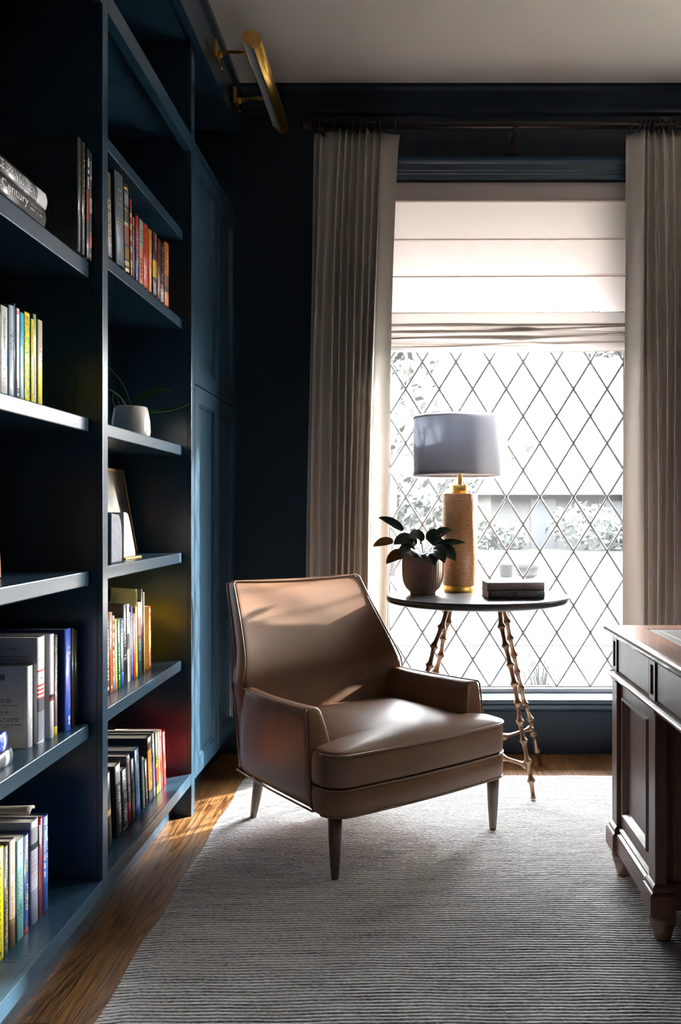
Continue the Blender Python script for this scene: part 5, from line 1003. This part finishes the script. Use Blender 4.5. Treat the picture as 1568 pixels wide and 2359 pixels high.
# frieze with drawer fronts and corner blocks
m = MB(); m.box(DXL + .012, DXR - .012, DYN + .01, DYF - .006, .630, .7355); D(m, 'frieze')
for (ya, yb) in ((2.305, 2.645), (1.20, 2.225), (.70, 1.10)):
    m = MB(); m.box(DXL + .004, DXL + .0135, ya, yb, .636, .733); D(m, 'drawer_front', bevel=.0015)
for yc in (2.675, 2.262, 1.15, .66):
    m = MB(); x = DXL
    def rg(xx, dy, dz): return [(xx, yc - .027 + dy, .632 + dz), (xx, yc + .027 - dy, .632 + dz), (xx, yc + .027 - dy, .7345 - dz), (xx, yc - .027 + dy, .7345 - dz)]
    m.loft([rg(x + .013, 0, 0), rg(x, 0, 0), rg(x, .013, .012), rg(x + .009, .015, .015)], smooth=False); D(m, 'corner_block')
# bead rail
m = MB(); sec = [(.0, .610), (-.006, .6105), (-.0105, .614), (-.012, .620), (-.0105, .626), (-.006, .6295), (.0, .630), (.02, .630), (.02, .610)]
m.loft([[(DXL + x, y, z) for (x, z) in sec] for y in (DYN, DYF + .008)], smooth=True); m.loft([[(x, DYF - s, z) for (s, z) in sec] for x in (DXL - .008, DXR)], smooth=True); D(m, 'bead_rail', MAHT)
def pedestal(ya, yb):
    m = MB(); m.box(DXL + .034, DXR - .02, ya + .02, yb - .012, .10, .6105); D(m, 'carcass')
    for (p0, p1) in ((ya, ya + .060), (yb - .060, yb)):
        m = MB(); m.box(DXL, DXL + .03, p0, p1, .155, .600); m.box(DXL - .004, DXL + .03, p0 - .003, p1 + .003, .600, .6098); D(m, 'pilaster', bevel=.002)
        m = MB(); m.loft([[(DXL - o, p0 - o, z), (DXL + .05, p0 - o, z), (DXL + .05, p1 + o, z), (DXL - o, p1 + o, z)] for (o, z) in ((.014, .084), (.016, .088), (.016, .136), (.012, .142), (.008, .144), (.008, .156), (.004, .160), (0, .163))], smooth=False); D(m, 'plinth_block')
    # framed side panel with a bolection moulding
    def ring(xx, d): return [(xx, ya + .06 + d, .165 + d), (xx, yb - .06 - d, .165 + d), (xx, yb - .06 - d, .605 - d), (xx, ya + .06 + d, .605 - d)]
    m = MB(); m.loft([ring(DXL + .022, 0), ring(DXL + .012, 0), ring(DXL + .012, .040), ring(DXL + .004, .043), ring(DXL + .004, .048), ring(DXL + .012, .056), ring(DXL + .020, .062), ring(DXL + .020, .12)], True, False, True, smooth=False); D(m, 'side_panel')
    # kneehole-side panel
    for (yy_, sgn) in ((ya + .020, -1), ):
        def rk(yv, d): return [(DXL + .05 + d, yv, .165 + d), (DXR - .05 - d, yv, .165 + d), (DXR - .05 - d, yv, .605 - d), (DXL + .05 + d, yv, .605 - d)]
        m = MB(); m.loft([rk(yy_, 0), rk(yy_ - .010, 0), rk(yy_ - .010, .07), rk(yy_ - .016, .075), rk(yy_ - .004, .09), rk(yy_ - .004, .15)], True, False, True, smooth=False); D(m, 'kneehole_panel')
    m = MB(); sec = [(.0, .092), (-.006, .094), (-.006, .138), (-.003, .144), (.004, .150), (.004, .156), (.012, .164), (.022, .165), (.022, .092)]
    m.loft([[(DXL + x, y, z) for (x, z) in sec] for y in (ya + .06, yb - .06)], smooth=False); D(m, 'base_moulding')
    m = MB(); m.box(DXL + .05, DXR - .05, ya + .002, ya + .022, .092, .163); D(m, 'base_moulding', bevel=.003)
    for fx in (DXL + .028, DXR - .05):
        for fy in (ya + .030, yb - .032):
            m = MB(); m.lathe([(0, .0845), (.024, .0845), (.028, .080), (.0345, .072), (.0365, .064), (.034, .057), (.0325, .054), (.0335, .052), (.030, .044), (.022, .016), (.0205, .011), (.018, .0075), (0, .0075)], 28, (fx, fy)); D(m, 'bun_foot', mat('worn_mahogany', (.11, .045, .022), .34, coat=.2, var=.3, vscale=30))
pedestal(2.232, 2.705); pedestal(.62, 1.17)
m = MB(); m.box(DXR - .045, DXR - .025, 1.168, 2.252, .09, .632); D(m, 'kneehole_blocker')  # unseen board added to keep light out of the kneehole

# ================================================================ OUTDOORS, SEEN THROUGH THE GLASS
h = thing('house', 'hazy brick house with a hipped roof across the lawn', 'house', (9.5, 38, -.35))
m = MB(); m.box(-6.2, 8, -3, 6, 0, 2.35); m.build('wall', BRICK, h)
m = MB(); m.add([(-6.9, -3.7, 2.3), (8.7, -3.7, 2.3), (8.7, 6.7, 2.3), (-6.9, 6.7, 2.3), (.0, 1.5, 6.2), (4.5, 1.5, 6.2)], [(0, 1, 5, 4), (1, 2, 5), (2, 3, 4, 5), (3, 0, 4), (0, 3, 2, 1)]); m.build('roof', ROOF, h)
m = MB(); m.box(-6.9, 8.7, -3.78, -3.70, 2.15, 2.34); m.build('fascia', mat('house_trim', (.018, .018, .018), .8), h)
for (x0, x1, z0, z1) in ((-4.6, -3.6, 0, 2.0), (-1.6, .4, .7, 1.9), (2.6, 4.6, .7, 1.9)):
    m = MB(); m.box(x0, x1, -3.06, -3.0, z0, z1); m.build('house_window', mat('house_pane', (.03, .032, .035), .3), h)
def foliage(name, label, cat, loc, rads, n, size, trunk=None, group=None, seed=1):
    t = thing(name, label, cat, loc, 0, group); q = random.Random(seed); m = MB()
    for i in range(n):
        c = q.choice(rads); d = Vector((q.gauss(0, 1), q.gauss(0, 1), q.gauss(0, 1))).normalized() * (q.random() ** .4)
        p = Vector((c[0] + d.x * c[3], c[1] + d.y * c[3], c[2] + d.z * c[4]))
        a = Vector((q.gauss(0, 1), q.gauss(0, 1), q.gauss(0, 1))).normalized(); b = a.orthogonal().normalized(); s = size * q.uniform(.6, 1.3)
        m.add([p - a * s, p + b * s * .45, p + a * s, p - b * s * .45], [(0, 1, 2, 3)])
    m.build('foliage', LEAF, t, fix=False)
    if trunk:
        m = MB()
        for (pp, rr_) in trunk: m.tube(pp, rr_, 10)
        m.build('trunk', BARK, t)
    return t
foliage('tree', 'hazy leafy tree branch mass at the upper right of the panes', 'tree', (4.2, 16.5, -.35), [(-1.2, 0, 5.3, 1.5, .9), (.3, 0, 5.6, 1.2, .8), (-.2, 0, 4.9, .8, .5), (-2.5, 0, 5.8, 1.0, .7)], 900, .16, [([(1.9, 0, 0), (1.6, 0, 3), (.6, 0, 5.2)], [.2, .16, .05])], seed=2)
foliage('tree', 'pale tree left of the lamp, beyond the panes', 'tree', (-.5, 20, -.35), [(0, 0, 4.0, 1.3, 1.6), (.3, 0, 5.6, 1.6, 1.0), (-.8, 0, 3, .8, 1)], 1100, .16, [([(0, 0, 0), (.05, 0, 2.4), (.1, 0, 4.5)], [.22, .18, .08])], seed=3)
foliage('shrub', 'rounded pale shrub before the far house', 'shrub', (6.7, 33, -.35), [(0, 0, .9, 1.5, 1.0), (1.3, 0, .7, 1.0, .8)], 900, .18, seed=4)
foliage('shrub', 'low pale shrub row by the far house wall', 'shrub', (3.4, 34, -.35), [(-.6, 0, .5, .9, .6), (.5, 0, .45, .8, .5)], 500, .18, seed=9)
foliage('hedge', 'pale grey-green trees on the horizon behind the house', 'trees', (4.0, 60, -.35), [(-9, 0, 2.5, 5, 3.0), (-2, 0, 2.4, 4, 2.6), (3, 0, 3.2, 4, 3.2), (-16, 0, 3, 5, 3.5)], 2600, .5, seed=5)
STN = mat('garden_stone', (.018, .018, .018), .9)
t = thing('garden_lamp', 'pale domed garden post lamp on the lawn', 'garden lamp', (1.42, 10.4, -.35))
m = MB(); m.lathe([(0, 0), (.28, 0), (.28, .04), (.11, .06), (.10, .14), (.06, .18), (.055, .62), (.09, .66), (.09, .70), (0, .70)], 20); m.build('post', STN, t)
m = MB(); m.lathe([(0, .705), (.12, .705), (.14, .73), (.14, .80), (.17, .81), (.15, .90), (.10, .97), (.03, 1.0), (0, 1.01)], 24); m.build('dome', STN, t)
t = thing('garden_lantern', 'small pale lantern left of the domed garden post', 'lantern', (1.30, 11.6, -.35))
m = MB(); m.lathe([(0, 0), (.05, 0), (.04, .55), (.09, .60), (0, .60)], 14); m.build('post', STN, t)
m = MB(); m.lathe([(0, .605), (.085, .605), (.10, .76), (.12, .77), (.02, .88), (0, .90)], 12); m.build('lantern_head', STN, t)
def grass_clump(label, loc, seed, s=1.0):
    q = random.Random(seed); t = thing('ornamental_grass', label, 'grass', loc, 0, None); m = MB()
    for i in range(110):
        a = q.uniform(0, 6.283); r = q.uniform(.1, .42) * s; hgt = q.uniform(.3, .62) * s
        P = bez((q.uniform(-.04, .04), q.uniform(-.04, .04), 0), (r * .35 * math.cos(a), r * .35 * math.sin(a), hgt * 1.15), (r * math.cos(a), r * math.sin(a), hgt * .8), 6)
        mm = strap(P, .005, wprof=lambda f: 1 - .9 * f); m.add(mm.v, mm.f)
    o = m.build('blades', mat('pale_grass', (.018, .022, .013), .8), t, fix=False)
grass_clump('arching grass clump outside, below the round table top on the left', (.24, 5.5, -.35), 1, .95)
grass_clump('arching grass clump outside, right of the table legs', (.86, 5.7, -.35), 2, 1.1)
